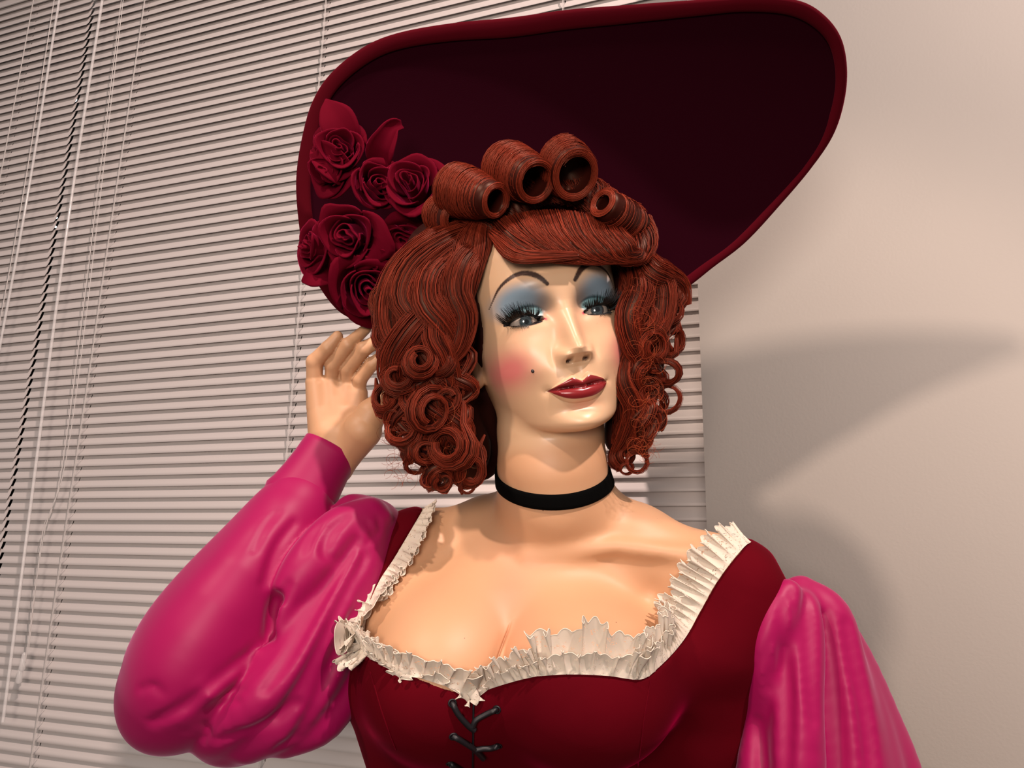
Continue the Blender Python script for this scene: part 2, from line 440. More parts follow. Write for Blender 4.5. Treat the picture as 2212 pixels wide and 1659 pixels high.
struct('wall_right', [boxw(s_edge, s_edge+3.2, TWALL, .35, 0, 3.1)], m_wall)
struct('wall_back', [boxw(sL0-1.4, s_edge, .12, .35, 0, .62), boxw(sL0-1.4, s_edge, .12, .35, 2.88, 3.1), boxw(sL0-1.4, sL0-.1, .12, .35, .62, 2.88)], m_wall)
V = np.array([(-4, -3.5, 0), (4.5, -3.5, 0), (4.5, 4, 0), (-4, 4, 0), (-4, -3.5, -.1), (4.5, -3.5, -.1), (4.5, 4, -.1), (-4, 4, -.1)])
BX = np.array([(0, 1, 2, 3), (7, 6, 5, 4), (0, 4, 5, 1), (1, 5, 6, 2), (2, 6, 7, 3), (3, 7, 4, 0)])
link('floor', mesh('floor', V, BX, False, True), None, m_floor, kind='structure')
wf = []
for s in (sL0-.1, s_gap-.02, s_edge-.05): wf.append(boxw(s, s+.05, .13, .20, .62, 2.88))
for z in (.62, 2.83): wf.append(boxw(sL0-.1, s_edge, .13, .20, z, z+.05))
win = struct('window_1', wf, m_trim)
Vg, Fg = boxw(sL0-.05, s_edge, .16, .166, .62, 2.88)
link('pane', mesh('pane', Vg, Fg, False, True), win, m_glass)
# blinds
PITCH = .0215
def slat_mesh(L, holes):
    xs = [0]
    for h in sorted(holes): xs += [h-.0012, h+.0012]
    xs.append(L)
    nc = 5; w = .0300; ang = math.radians(73)
    prof = []
    for i in range(nc):
        u = (i/(nc-1)-.5)*w; bow = -.0018*(1-(2*u/w)**2)
        # u>0 room side and low
        prof.append((-(u*math.cos(ang)+bow*math.sin(ang)), -u*math.sin(ang)+bow*math.cos(ang)))
    V = []; F = []; th = .00035
    for side in (0, 1):
        for x in xs:
            for (t, z) in prof: V.append((x, t+side*th, z-side*th*.4))
    n = len(xs)
    for side in (0, 1):
        o = side*n*nc
        for i in range(n-1):
            hole = (i % 2 == 1)
            for j in range(nc-1):
                if hole and j == 1: continue
                q = (o+i*nc+j, o+i*nc+j+1, o+(i+1)*nc+j+1, o+(i+1)*nc+j)
                F.append(q if side == 0 else q[::-1])
    for i in range(n-1):
        for j in (0, nc-1):
            a, b = i*nc+j, (i+1)*nc+j; F.append((a, b, b+n*nc, a+n*nc) if j == 0 else (b, a, a+n*nc, b+n*nc))
    me = bpy.data.meshes.new('slat'); me.from_pydata(V, [], F); me.update()
    me.polygons.foreach_set('use_smooth', np.ones(len(me.polygons), bool)); me.materials.append(m_slat)
    return me
def blind(s0, s1, cords, label, tilt_z=0):
    root = empty('venetian_blind', wall_pt(s0, 0, .72), label=label, category='blind', group='venetian blinds over the window')
    root.rotation_euler = (0, 0, math.atan2(wx.y, wx.x))
    L = s1-s0; me = slat_mesh(L, [c-s0 for c in cords]); rnd = random.Random(int(L*100))
    nz = 96
    for i in range(nz):
        o = bpy.data.objects.new('slat', me); COL.objects.link(o); o.parent = root
        o.location = (0, 0, .03+i*PITCH); o.rotation_euler = (rnd.uniform(-.02, .02), 0, 0)
    def loc(s, t, z): return np.array([s-s0, t, z-.72])
    zt = .03+nz*PITCH
    def cube(name, a, b, mat):
        V = np.array([(x, y, z) for x in (a[0], b[0]) for y in (a[1], b[1]) for z in (a[2], b[2])])
        F = np.array([(0, 1, 3, 2), (4, 6, 7, 5), (0, 4, 5, 1), (2, 3, 7, 6), (0, 2, 6, 4), (1, 5, 7, 3)])
        bm = bmesh.new(); vs = [bm.verts.new(v) for v in V]; [bm.faces.new([vs[i] for i in f]) for f in F]
        bmesh.ops.bevel(bm, geom=bm.edges[:], offset=.002, segments=2, affect='EDGES')
        me = bpy.data.meshes.new(name); bm.to_mesh(me); bm.free(); me.materials.append(mat)
        o = bpy.data.objects.new(name, me); COL.objects.link(o); o.parent = root; return o
    cube('head_rail', (0, -.014, zt), (L, .014, zt+.03), m_slat)
    cube('bottom_rail', (0, -.012, -.005), (L, .012, .012), m_slat)
    for c in cords:
        parts = []
        for t in (-.0125, .0105):
            for dx in ((-.0011, .0011) if t < 0 else (0,)):
                z = np.linspace(0, zt, 40); P = np.stack([np.full(40, c-s0)+dx+.0006*np.sin(z*9+c), np.full(40, t), z], 1)
                parts.append(tube(P, np.full(40, .00055), 5))
        for i in range(nz):
            z = .03+i*PITCH; P = np.array([(c-s0, -.0125, z-.011), (c-s0, 0, z-.002), (c-s0, .0105, z+.010)])
            parts.append(tube(P, np.full(3, .00035), 4))
        Vc, Fc = join(parts); me2 = mesh('ladder_cord', Vc, Fc, True, True); me2.materials.append(m_cord)
        o = bpy.data.objects.new('ladder_cord', me2); COL.objects.link(o); o.parent = root
    return root, loc
c1 = s_of(200, 830)[0]; c2 = s_of(652, 700)[0]
gap_s = s_of(112, 540)[0]
blA, locA = blind(gap_s+.004, s_edge+.10, [c1, c2, c2+(c2-c1)*1.02], 'wide venetian blind behind the mannequin, pale enamel slats closed')
cL = s_of(50, 180)[0]
blB, locB = blind(gap_s-.95, gap_s-.004, [cL, cL-.45], 'venetian blind at the left edge of the picture, left of the dark gap')
def hang(name, root, s0, pts, r, mat, label=None, sides=6):
    P = np.array([(s-s0, t, z-.72) for s, t, z in pts]); P = spline(P, max(12, len(P)*6))
    V, F = tube(P, np.full(len(P), r), sides); me = mesh(name, V, F, True, True); me.materials.append(mat)
    o = bpy.data.objects.new(name, me); COL.objects.link(o); o.parent = root
    if label: o['label'] = label
    return o
# tilt wand of the wide blind, lift cords with tassel
def sp(px, py, t):
    p = Vector(TW(on_plane(px, py, DIST+t*1000))); return ((p-O0).dot(wx), t, p.z)
hang('tilt_wand', blA, gap_s+.004, [sp(221, 0, -.035), sp(140, 530, -.04), sp(6, 1560, -.045)], .0032, m_clear, 'clear plastic tilt wand')
hang('lift_cord', blA, gap_s+.004, [sp(262, 0, -.03), sp(150, 900, -.03), sp(112, 1100, -.03), sp(92, 1150, -.03), sp(62, 1400, -.03)], .0008, m_cord)
hang('lift_cord', blA, gap_s+.004, [sp(266, 0, -.03), sp(158, 900, -.03), sp(96, 1150, -.032), sp(55, 1430, -.032)], .0008, m_cord)
a = np.array(sp(50, 1428, -.032)); 
for k, (px, py) in enumerate([(50, 1428), (43, 1455)]):
    a = np.array(sp(px, py, -.032)); P = np.array([(a[0]-(gap_s+.004), a[1], a[2]-.72+z) for z in (.016, .012, 0, -.014, -.018)])
    V, F = tube(P, np.array([.0015, .004, .0052, .0062, .003]), 10); me = mesh('cord_tassel', V, F, True, True); me.materials.append(m_clear)
    o = bpy.data.objects.new('cord_tassel', me); COL.objects.link(o); o.parent = blA
hang('tilt_wand', blB, gap_s-.95, [sp(128, 0, -.035), sp(60, 420, -.04), sp(-10, 800, -.04)], .0028, m_clear, 'clear plastic tilt wand')
hang('lift_cord', blB, gap_s-.95, [sp(117, 0, -.03), sp(50, 420, -.03), sp(-20, 800, -.03)], .0009, m_cord)
# glowing beads at the pane stand for bright specks in the dark outside
for px, py, r in ((160, 214, .016), (122, 470, .006), (120, 490, .006)):
    p = TW(on_plane(px, py, DIST+145)); bm = bmesh.new(); bmesh.ops.create_uvsphere(bm, u_segments=12, v_segments=8, radius=r*.45)
    me = bpy.data.meshes.new('light_speck'); bm.to_mesh(me); bm.free(); me.materials.append(m_lamp)
    o = bpy.data.objects.new('light_speck', me); COL.objects.link(o); o.location = p-np.array([0, 0, 0]); o.parent = win
    o['label'] = 'bright white point of light in the dark window'

# ------------------------------------------------------------------ mannequin skin
base = TW(AT(1200, 1800, 850)); base[2] = 0
man = empty('mannequin', base, label='female mannequin with auburn curls and blue eyeshadow, posed with one hand raised behind her head', category='mannequin')
V, Q = surface_nets(F_body, (-350, -560, 560), (420, 260, 960), 3.5)
def subdivide(V, Q, sel_fn):
    me = bpy.data.meshes.new('t'); me.from_pydata(V.tolist(), [], Q.tolist() if isinstance(Q, np.ndarray) else Q)
    bm = bmesh.new(); bm.from_mesh(me); bm.verts.ensure_lookup_table()
    c = np.array([v.co[:] for v in bm.verts]); s = sel_fn(c)
    ed = [e for e in bm.edges if s[e.verts[0].index] and s[e.verts[1].index]]
    bmesh.ops.subdivide_edges(bm, edges=ed, cuts=1, use_grid_fill=True)
    bm.to_mesh(me); bm.free()
    n = len(me.vertices); V = np.empty(n*3); me.vertices.foreach_get('co', V); V = V.reshape(-1, 3)
    F = [tuple(p.vertices) for p in me.polygons]; bpy.data.meshes.remove(me)
    return V, F
def in_face(c, m=0):
    h = c2h(c); return (h[:, 2] > -60+m) & (h[:, 1] > -122+m) & (h[:, 1] < 85-m) & (np.abs(h[:, 0]) < 75)
def in_fine(c, m=0):
    h = c2h(c); ax = np.abs(h[:, 0])
    eye = (ax > 9) & (ax < 70) & (h[:, 1] > -14) & (h[:, 1] < 44) & (h[:, 2] > -50)
    mouth = (ax < 34) & (h[:, 1] > -86) & (h[:, 1] < -36) & (h[:, 2] > -25)
    return eye | mouth
V = project(F_body, V, 2)
V, Q = subdivide(V, Q, lambda c: (np.abs(PIX(c)[:, 0]-1085) < 60) & (PIX(c)[:, 1] > 1290) & (c[:, 2] < 720))
V = project(F_body, V, 2)
def near_cleft(c):
    q = PIX(c); gx = np.interp(q[:, 1], [1335, 1365, 1390, 1420, 1450, 1490], [1106, 1097, 1088, 1077, 1069, 1062]); return q[:, 0]-gx, q[:, 1]
V, Q = subdivide(V, Q, lambda c: (np.abs(near_cleft(c)[0]) < 26) & (PIX(c)[:, 1] > 1310) & (c[:, 2] < 720))
V, Q = subdivide(V, Q, lambda c: (np.abs(near_cleft(c)[0]) < 11) & (PIX(c)[:, 1] > 1320) & (c[:, 2] < 720))
V = project(F_body, V, 2)
gx_, gy_ = near_cleft(V); gm = gx_*V[:, 2]/FPX; sd = sstep(1330, 1400, gy_)*(V[:, 2] < 720)*(V[:, 1] < 0)
V = V+np.array([0, 0, 1.0])*(sd*(4.2*np.exp(-(gm/1.0)**2)+3.2*np.exp(-(gm/6.5)**2)))[:, None]
V, F = subdivide(V, Q, lambda c: in_face(c))
V, F = subdivide(V, F, lambda c: in_face(c, 4))
f = in_face(V)
V[f] = project(F_body, V[f], 4, .04, 1.2)
V, F = subdivide(V, F, lambda c: in_fine(c))
f = in_fine(V); V[f] = project(F_body, V[f], 3, .03, .8)
HV, HQ = surface_nets(F_hand, (-235, -115, 755), (-100, 75, 840), 1.6)
HV = project(F_hand, HV, 2)
nb = len(V)
# the lowered hand: the same hand mirrored onto the other wrist, palm towards the skirt
wr0 = AT(716, 998, 801); d_ = ARM_R[3, :3]-ARM_R[2, :3]; d_ /= np.linalg.norm(d_)
zb = np.array([1.0, .1, .5]); zb -= d_*(zb@d_); zb /= np.linalg.norm(zb); xb = np.cross(d_, zb)
Mh = np.stack([-xb, d_, zb]); loc_ = HV-wr0; loc_ = loc_[:, [0, 1, 2]]
H2 = loc_@Mh+ARM_R[3, :3]-d_*22; HQ2 = HQ[:, ::-1] if np.linalg.det(Mh) < 0 else HQ
F = list(F)+[tuple(q+nb) for q in HQ]+[tuple(q+nb+len(HV)) for q in HQ2]
V = np.vstack([V, HV, H2])
# painted colours: make-up, face tint, darker nostrils and mouth line, rosy chest
H = c2h(V); x, y, w = H.T; ax = np.abs(x)
skin = lin(196, 150, 113)*np.ones((len(V), 3))
def mixc(C, col, k): return C*(1-k[:, None])+np.asarray(col)*k[:, None]
front = sstep(-80, -55, w)
skin = skin*(1-.42*np.exp(-((V[:, 0]+2)/22)**2-((V[:, 1]+190)/30)**2)[:, None])+lin(206, 122, 96)*(.42*np.exp(-((V[:, 0]+2)/22)**2-((V[:, 1]+190)/30)**2)[:, None])  # rosy cleavage tint, with the reddish shading there painted in
faceC = lin(212, 174, 138)
isf = sstep(-125, -108, y)*sstep(-95, -60, w)*(y < 120); isf[nb:] = 0
skin = mixc(skin, faceC, isf)
def blob(cx, cy, sx, sy, p=2): return np.exp(-(np.abs(ax-cx)/sx)**p-(np.abs(y-cy)/sy)**p)*front
col = skin
col = mixc(col, lin(222, 100, 112), np.clip(1.1*blob(54, -45, 16, 16, 2.0), 0, 1)*.72)
col = mixc(col, lin(222, 140, 118), .55*blob(0, -86, 13, 5))
col = mixc(col, lin(214, 140, 112), .35*np.exp(-((ax-14)/6)**2-((y+12)/16)**2)*front)
col = mixc(col, lin(214, 140, 112), .30*np.exp(-((ax-33)/16)**2-((y+15)/5)**2)*front)
# eyeshadow
es = sstep(1.2, .45, np.sqrt(((ax-38)/25)**2+((y-12)/(19+.0*y))**2))*sstep(-6, -1, y)*front
col = mixc(col, lin(122, 152, 172), es*.9)
lidz = sstep(1.05, .85, np.sqrt(((ax-34)/16.5)**2+((y-1)/8.6)**2))*sstep(-5, -3, y)*front
col = mixc(col, lin(96, 92, 92), .75*np.exp(-((ax-19)/9)**2-((y-8)/10)**2)*front)
col = mixc(col, lin(122, 165, 170), lidz*.9)
cyv = 8.4-.020*(ax-32)**2
col = mixc(col, lin(45, 62, 74), .8*np.exp(-((y-cyv)/1.1)**2)*np.exp(-((ax-33)/14)**4)*front)
u, l, q = lid_curves(ax)
inx = (ax > 17.5) & (ax < 53)
liner = np.exp(-((y-u-.3)/.9)**2)*inx+np.exp(-((y-l+.2)/.7)**2)*inx*(ax > 21)
col = mixc(col, lin(14, 12, 16), np.clip(liner*1.3, 0, 1)*front)
col = mixc(col, lin(200, 60, 90), .9*np.exp(-((ax-17.6)/1.3)**2-((y+5.6)/1.3)**2)*front)
inside_eye = (y < u-.5) & (y > l+.4) & (ax > 18.4) & (ax < 49.6) & (w > -60)
col[inside_eye] = lin(40, 20, 18)
# brows
def brow_mask():
    bx = np.array([13.0, 20, 28, 36, 45, 53, 61]); by = np.array([24.0, 32, 36.5, 37.2, 34, 27.5, 14])
    g = np.interp(ax, bx, by); tk = np.interp(ax, bx, [1.3, 2.2, 2.1, 1.8, 1.3, .9, .3])
    # distance to the polyline
    D = np.full(len(ax), 99.0); TK = np.zeros(len(ax))
    P = spline(np.stack([bx, by, [1.7, 2.5, 2.4, 2.0, 1.5, 1.0, .4]], 1), 60)
    near = (ax > 8) & (ax < 66) & (y > 8) & (y < 44) & (w > -60)
    an, yn = ax[near], y[near]
    dd = np.sqrt((an[:, None]-P[None, :, 0])**2+(yn[:, None]-P[None, :, 1])**2); i = dd.argmin(1)
    D[near] = dd[np.arange(len(an)), i]; TK[near] = P[i, 2]
    hair = .25*np.sin(ax*5.5+y*3.2)+.2*np.sin(ax*9-y*4)
    return sstep(.45, -.35, D-TK*(1+hair*.7))*(D < 5)
bm_ = brow_mask(); col = mixc(col, lin(48, 28, 24), bm_*.97)
# lips
up_, mid_, lo_ = mouth_curves(ax)
lipm = sstep(-.35, .35, up_-y)*sstep(-.35, .35, y-lo_)*(ax < 28.3)*(w > -30)
col = mixc(col, lin(126, 12, 28), lipm*.97)
col = mixc(col, lin(50, 8, 12), lipm*np.exp(-((y-mid_)/.7)**2))
# nostrils (shade of the dents painted in) and beauty mark
col = mixc(col, lin(70, 38, 30), np.clip(1.3*np.exp(-((ax-7.8)/2.6)**4-((y+46.4)/1.5)**2), 0, 1)*(w > -20))
rough = np.where(isf > .5, .36, .5); rough = rough*(1-lipm)+.22*lipm; rough[inside_eye] = .8
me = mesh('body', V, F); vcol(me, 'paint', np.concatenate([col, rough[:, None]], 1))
m_skin = principled('painted_skin', (.8, .6, .45), .36, attr='paint', bump=(60, .03, .002), Subsurface_Weight=.12, Subsurface_Scale=.004, Subsurface_Radius=(1, .35, .2), Specular_IOR_Level=.45)
_nt = m_skin.node_tree; _a = [n for n in _nt.nodes if n.type == 'ATTRIBUTE'][0]; _nt.links.new(_a.outputs['Alpha'], _nt.nodes['Principled BSDF'].inputs['Roughness'])
_b = _nt.nodes['Principled BSDF']; _v = _nt.nodes.new('ShaderNodeTexVoronoi'); _v.inputs['Scale'].default_value = 62; _t = _nt.nodes.new('ShaderNodeTexCoord'); _nt.links.new(_t.outputs['Object'], _v.inputs['Vector'])
_l = _nt.nodes.new('ShaderNodeMath'); _l.operation = 'LESS_THAN'; _l.inputs[1].default_value = .035; _nt.links.new(_v.outputs['Distance'], _l.inputs[0])
_s = _nt.nodes.new('ShaderNodeSeparateColor'); _nt.links.new(_v.outputs['Color'], _s.inputs[0]); _g = _nt.nodes.new('ShaderNodeMath'); _g.operation = 'GREATER_THAN'; _g.inputs[1].default_value = .55; _nt.links.new(_s.outputs[0], _g.inputs[0])
_m = _nt.nodes.new('ShaderNodeMath'); _m.operation = 'MULTIPLY'; _nt.links.new(_l.outputs[0], _m.inputs[0]); _nt.links.new(_g.outputs[0], _m.inputs[1])
_x = _nt.nodes.new('ShaderNodeMix'); _x.data_type = 'RGBA'; _nt.links.new(_m.outputs[0], _x.inputs[0]); _nt.links.new(_a.outputs['Color'], _x.inputs[6]); _x.inputs[7].default_value = (*lin(120, 72, 50), 1); _nt.links.new(_x.outputs[2], _b.inputs['Base Color'])
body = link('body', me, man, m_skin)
def body_near(px, py):                              # head-local coordinates of the skin at a pixel of the photograph
    p = PIX(V[:nb]); dd = (p[:, 0]-px)**2+(p[:, 1]-py)**2; i = np.where(dd < 16)[0]; i = i[V[i, 2].argmin()]; return H[i], V[i]
hm, vm = body_near(1148, 802)
bm = bmesh.new(); bmesh.ops.create_uvsphere(bm, u_segments=16, v_segments=8, radius=1); Pm = np.array([v.co[:] for v in bm.verts]); Fm_ = [[v.index for v in f_.verts][::-1] for f_ in bm.faces]; bm.free()
link('beauty_mark', mesh('beauty_mark', Pm*np.array([1.75, 1.75, .7])+vm, Fm_), man, principled('beauty_mark', tuple(lin(30, 20, 18)), .5), label='dark beauty mark on the cheek')
# eyes
m_eye = principled('glass_eye', (.8, .8, .8), .06, attr='iris', Coat_Weight=1.0, Coat_Roughness=.02)
for s, (px, py) in ((-1, (1137, 695)), (1, (1291, 669))):
    c = h2c([s*EX, EY, EW]); r = AT(px, py, 1.0); r /= np.linalg.norm(r)
    b = r@c; t = b-math.sqrt(max(b*b-(c@c-ER**2), 0)); g = r*t-c; g /= np.linalg.norm(g)
    bm = bmesh.new(); bmesh.ops.create_icosphere(bm, subdivisions=5, radius=1); P = np.array([v.co[:] for v in bm.verts]); Fq = np.array([[v.index for v in f_.verts] for f_ in bm.faces]); bm.free()
    cs = P@g; ang = np.arccos(np.clip(cs, -1, 1)); rr = ER*ang
    bul = 1+.045*np.exp(-(rr/5.2)**4)
    C = lin(170, 156, 144)*np.ones((len(P), 3))
    e1 = np.cross(g, [0, 1, 0]); e1 /= np.linalg.norm(e1); e2 = np.cross(g, e1); phi = np.arctan2(P@e2, P@e1)
    ir = lin(62, 72, 76)*(1+.25*np.sin(phi*23)*np.sin(phi*7+1))[:, None]
    k = sstep(6.3, 5.8, rr)[:, None]; C = C*(1-k)+ir*k
    k = (np.exp(-((rr-6.0)/.55)**2)*.8)[:, None]; C = C*(1-k)+lin(25, 28, 34)*k
    k = sstep(2.5, 2.1, rr)[:, None]; C = C*(1-k)+lin(6, 6, 8)*k
    me = mesh('eye', P*ER*bul[:, None]+c, Fq[:, ::-1]); vcol(me, 'iris', C); link('eye', me, man, m_eye)
# lashes: tapered curved hairs rooted on the lid edges
m_lash = principled('lash', (.004, .004, .005), .45)
def lid_point(s, ax_, upper):
    u_, l_, q_ = lid_curves(np.array([ax_])); yy = (u_ if upper else l_)[0]
    r2 = (ax_-EX)**2+(yy-EY)**2; ww = EW+math.sqrt(max(14.3**2-r2, 4)); return np.array([s*ax_, yy, ww])
for s in (-1, 1):
    rnd = random.Random(5+s); parts = []
    for i in range(190):
        t = i/189; ax_ = 18.5+31.5*t; p = lid_point(s, ax_, True); L = (8+9*math.sin(min(1, t*1.1)*math.pi*.62)**1.5)*rnd.uniform(.72, 1.1)
        if .18 < t < .55: 
            if rnd.random() < .45: continue
        d0 = np.array([s*(-.25+1.15*t), .20, .9]); d0 /= np.linalg.norm(d0)
        d1 = np.array([s*(-.45+1.3*t)+rnd.uniform(-.15, .15), 1.15-.35*t, .35]); d1 /= np.linalg.norm(d1)
        q = [p+d0*L*.0, p+d0*L*.28, p+d0*L*.40+d1*L*.28, p+d0*L*.45+d1*L*.7]
        P = spline(np.array(q), 7); parts.append(tube(h2c(P), np.linspace(.52, .06, 7), 3))
    for i in range(44):
        t = i/43; ax_ = 22+28*t; p = lid_point(s, ax_, False); L = rnd.uniform(2.6, 4.6)
        d0 = np.array([s*(-.3+.9*t)+rnd.uniform(-.2, .2), -.95, .55]); d0 /= np.linalg.norm(d0)
        P = np.array([p, p+d0*L*.5, p+d0*L+np.array([0, .3, .3])]); parts.append(tube(h2c(spline(P, 5)), np.linspace(.28, .05, 5), 4))
    V_, F_ = join(parts); link('eyelashes', mesh('eyelashes', V_, F_), man, m_lash)
# ------------------------------------------------------------------ dress
m_velvet = principled('crimson_velvet', tuple(lin(80, 0, 12)), .85, noise=(14, .12, 3), bump=(900, .15, .0004), Sheen_Weight=.22, Sheen_Roughness=.3, Sheen_Tint=(.8, .0, .10, 1), Specular_IOR_Level=.06)
m_satin = principled('magenta_satin', tuple(lin(148, 2, 74)), .5, noise=(8, .05, 2), bump=(26, .05, .002), Sheen_Weight=.25, Sheen_Roughness=.4, Sheen_Tint=(1, .45, .75, 1), Specular_IOR_Level=.3)
m_choker = principled('black_velvet', (.002, .002, .002), .95, Specular_IOR_Level=.03)
m_cordb = principled('black_cord', (.004, .003, .005), .5)
NECKLINE = [(915, 1098), (896, 1135), (868, 1180), (836, 1235), (806, 1280), (770, 1330), (752, 1372), (762, 1404), (812, 1428), (870, 1452), (940, 1474), (1000, 1494), (1028, 1500), (1062, 1488), (1118, 1470), (1175, 1458), (1260, 1456), (1340, 1462), (1385, 1466), (1412, 1450), (1445, 1420), (1482, 1375), (1512, 1322), (1542, 1268), (1574, 1222), (1604, 1186)]
NS = spline(NECKLINE, 120)
dress = link('dress', bpy.data.meshes.new('dress'), man)   # filled below
BODPOLY = [(838, 1112), (860, 1080)]+[(p[0], p[1]-7*min(1, max(0, (p[1]-1390)/30))) for p in NS]+[(1614, 1150), (1660, 1178), (1704, 1262), (1716, 1300), (1700, 1420), (1700, 1560), (1720, 2400), (600, 2400), (690, 1500), (738, 1420), (752, 1300), (775, 1200), (810, 1150)]
def F_bodice(P):
    d = F_bust(P); q = PIX(P); s = sdf_clip(BODPOLY, q[:, 0], q[:, 1])*P[:, 2]/FPX
    back = P[:, 2] > 800
    d = smax(d, np.where(back, -99, s), 1.5)
    d = smax(d, -(P[:, 1]+470), 2)
    return np.where(back & (P[:, 1] > -170), np.maximum(d, P[:, 1]+160), d)
Vb, Qb = surface_nets(F_bodice, (-200, -490, 560), (260, -100, 900), 2.8, True)
Vb = project(F_bust, Vb, 1) if False else Vb
me = mesh('dress', Vb, Qb); dress.data = me; me.materials.append(m_velvet)
dress['label'] = 'crimson velvet bodice with laced front'
# smooth the stepped edge a little
bm = bmesh.new(); bm.from_mesh(me)
for _ in range(3): bmesh.ops.smooth_vert(bm, verts=bm.verts, factor=.5, use_axis_x=True, use_axis_y=True, use_axis_z=True)
bm.to_mesh(me); bm.free(); me.polygons.foreach_set('use_smooth', np.ones(len(me.polygons), bool))
# front seam
P = hit(F_bust, np.linspace(1023, 1020, 30), np.linspace(1500, 1760, 30), off=.6)
V_, F_ = tube(P, np.full(30, .9), 6); link('seam', mesh('seam', V_, F_), dress, m_cordb)
# princess seams
for pts in ([(1405, 1470), (1390, 1560), (1372, 1700)], [(800, 1450), (826, 1540), (856, 1620)]):
    q = spline(pts, 24); P = hit(F_bust, q[:, 0], q[:, 1], off=.1); V_, F_ = tube(P, np.full(24, .55), 5); link('seam', mesh('seam', V_, F_), dress, m_velvet)
for pts in ([(977, 1519), (990, 1543), (1012, 1568), (1025, 1578)], [(1073, 1533), (1050, 1543), (1028, 1556), (1021, 1570)],
            [(979, 1591), (1000, 1603), (1024, 1619), (1044, 1639)], [(1076, 1612), (1060, 1617), (1040, 1618), (1022, 1622)],
            [(972, 1650), (1000, 1668), (1024, 1690)], [(1078, 1680), (1050, 1690), (1022, 1700)]):
    q = spline(pts, 20); P = hit(F_bust, q[:, 0], q[:, 1], off=2.6); P[0] = hit(F_bust, q[:1, 0], q[:1, 1], off=-1)[0]
    V_, F_ = tube(P, np.full(20, 2.5), 10)
    k = V_.reshape(20, 10, 3); k[:, ::2] = k[:, ::2]*.88+P[:, None]*.12
    link('bodice_lace', mesh('bodice_lace', k.reshape(-1, 3), F_), dress, m_cordb, label='black corset lacing cord')
    bm = bmesh.new(); c = hit(F_bust, q[:1, 0], q[:1, 1], off=.5)[0]; n = grad(F_bust, c[None])[0]
    a = np.cross(n, [0, 1, 0]); a /= np.linalg.norm(a); b2 = np.cross(n, a); th = np.linspace(0, 2*np.pi, 17)
    R_ = np.array([c+2.9*(a*np.cos(t)+b2*np.sin(t)) for t in th]); V_, F_ = tube(R_, np.full(17, .8), 6); bm.free()
    link('eyelet', mesh('eyelet', V_, F_), dress, m_cordb)
# sleeves
SLF = pch(m=4, rows=[(652, 1080, 778, 31), (592, 1185, 760, 43), (508, 1305, 735, 52), (438, 1410, 715, 55), (392, 1490, 708, 47), (350, 1535, 705, 27)])
SLU = pch(m=4, rows=[(800, 1150, 772, 34), (720, 1270, 755, 46), (650, 1400, 738, 52), (565, 1500, 728, 46), (490, 1560, 722, 34)])
FOLDS = [pch(r, 4) for r in (
 [(800, 1112, 748, 17), (735, 1150, 735, 23), (672, 1220, 712, 23), (622, 1290, 700, 17), (604, 1350, 700, 18), (560, 1430, 700, 17), (530, 1468, 706, 8)],
 [(588, 1268, 716, 7), (548, 1310, 704, 8), (528, 1350, 702, 9), (524, 1400, 706, 8)],
 [(800, 1140, 742, 9), (760, 1220, 722, 15), (712, 1320, 700, 19), (640, 1430, 684, 20), (560, 1510, 678, 20), (480, 1580, 686, 17), (445, 1605, 694, 9)],
 [(810, 1160, 742, 8), (790, 1240, 728, 12), (752, 1350, 712, 15), (690, 1470, 696, 19), (610, 1560, 692, 20), (540, 1608, 696, 15)],
 [(812, 1200, 748, 9), (795, 1330, 735, 13), (765, 1450, 722, 17), (700, 1550, 712, 20), (620, 1600, 708, 15)],
 [(790, 1110, 765, 14), (760, 1095, 770, 12), (738, 1105, 768, 9)],
 [(815, 1150, 738, 4), (795, 1142, 733, 5), (785, 1160, 730, 4)], [(800, 1128, 742, 4), (835, 1118, 745, 4)],
 [(470, 1500, 700, 5), (500, 1478, 694, 5), (525, 1470, 694, 4)], [(455, 1520, 700, 5), (492, 1498, 692, 5)],
 [(425, 1600, 706, 6), (432, 1575, 698, 6), (455, 1560, 694, 7)])]
SLF_A = pch([(610, 1120, 745, 12), (520, 1240, 705, 20), (430, 1370, 684, 24), (365, 1480, 680, 22)], 2)
SLF_B = pch([(530, 1420, 688, 3), (450, 1490, 660, 7), (350, 1560, 676, 9), (320, 1570, 690, 5)], 2)
SLF_C = pch([(312, 1450, 705, 9), (297, 1495, 702, 11), (300, 1545, 702, 10)], 2)
SLW = pch([(690, 1120, 745, 5), (640, 1200, 730, 6), (592, 1290, 716, 5)], 2)
def F_sleeve_l(P):
    d = chain(P, SLF, 16)
    d = smin(d, chain(P, SLF_A, 16), 24)
    d = smin(d, chain(P, SLF_B, 8), 10)
    d = smin(d, chain(P, SLF_C, 8), 12)
    u = chain(P, SLU, 16)
    for f_ in FOLDS: u = smin(u, chain(P, f_, 3), 10)
    # hollow of the looped fold
    u = smax(u, -chain(P, pch([(588, 1300, 690, 9), (572, 1350, 690, 11), (556, 1395, 694, 7)])), 7)
    d = smin(d, u, 3)
    for g_, k_ in CRL: d = smax(d, -chain(P, g_), k_)
    return d
def creases(fn, L):
    out = []
    for pts, r, k_ in L:
        q = spline(pts, 3*len(pts)); P = hit(fn, q[:, 0], q[:, 1], 450); t = np.linspace(0, 1, len(q)); w = r*np.sin(np.clip(t*.9+.06, 0, 1)*np.pi)**.6
        ok = P[:, 2] < 860; out.append((np.concatenate([P[ok]+np.array([0, 0, -.2])*w[ok, None], w[ok, None]+.05], 1), k_))
    return out
CRL = []
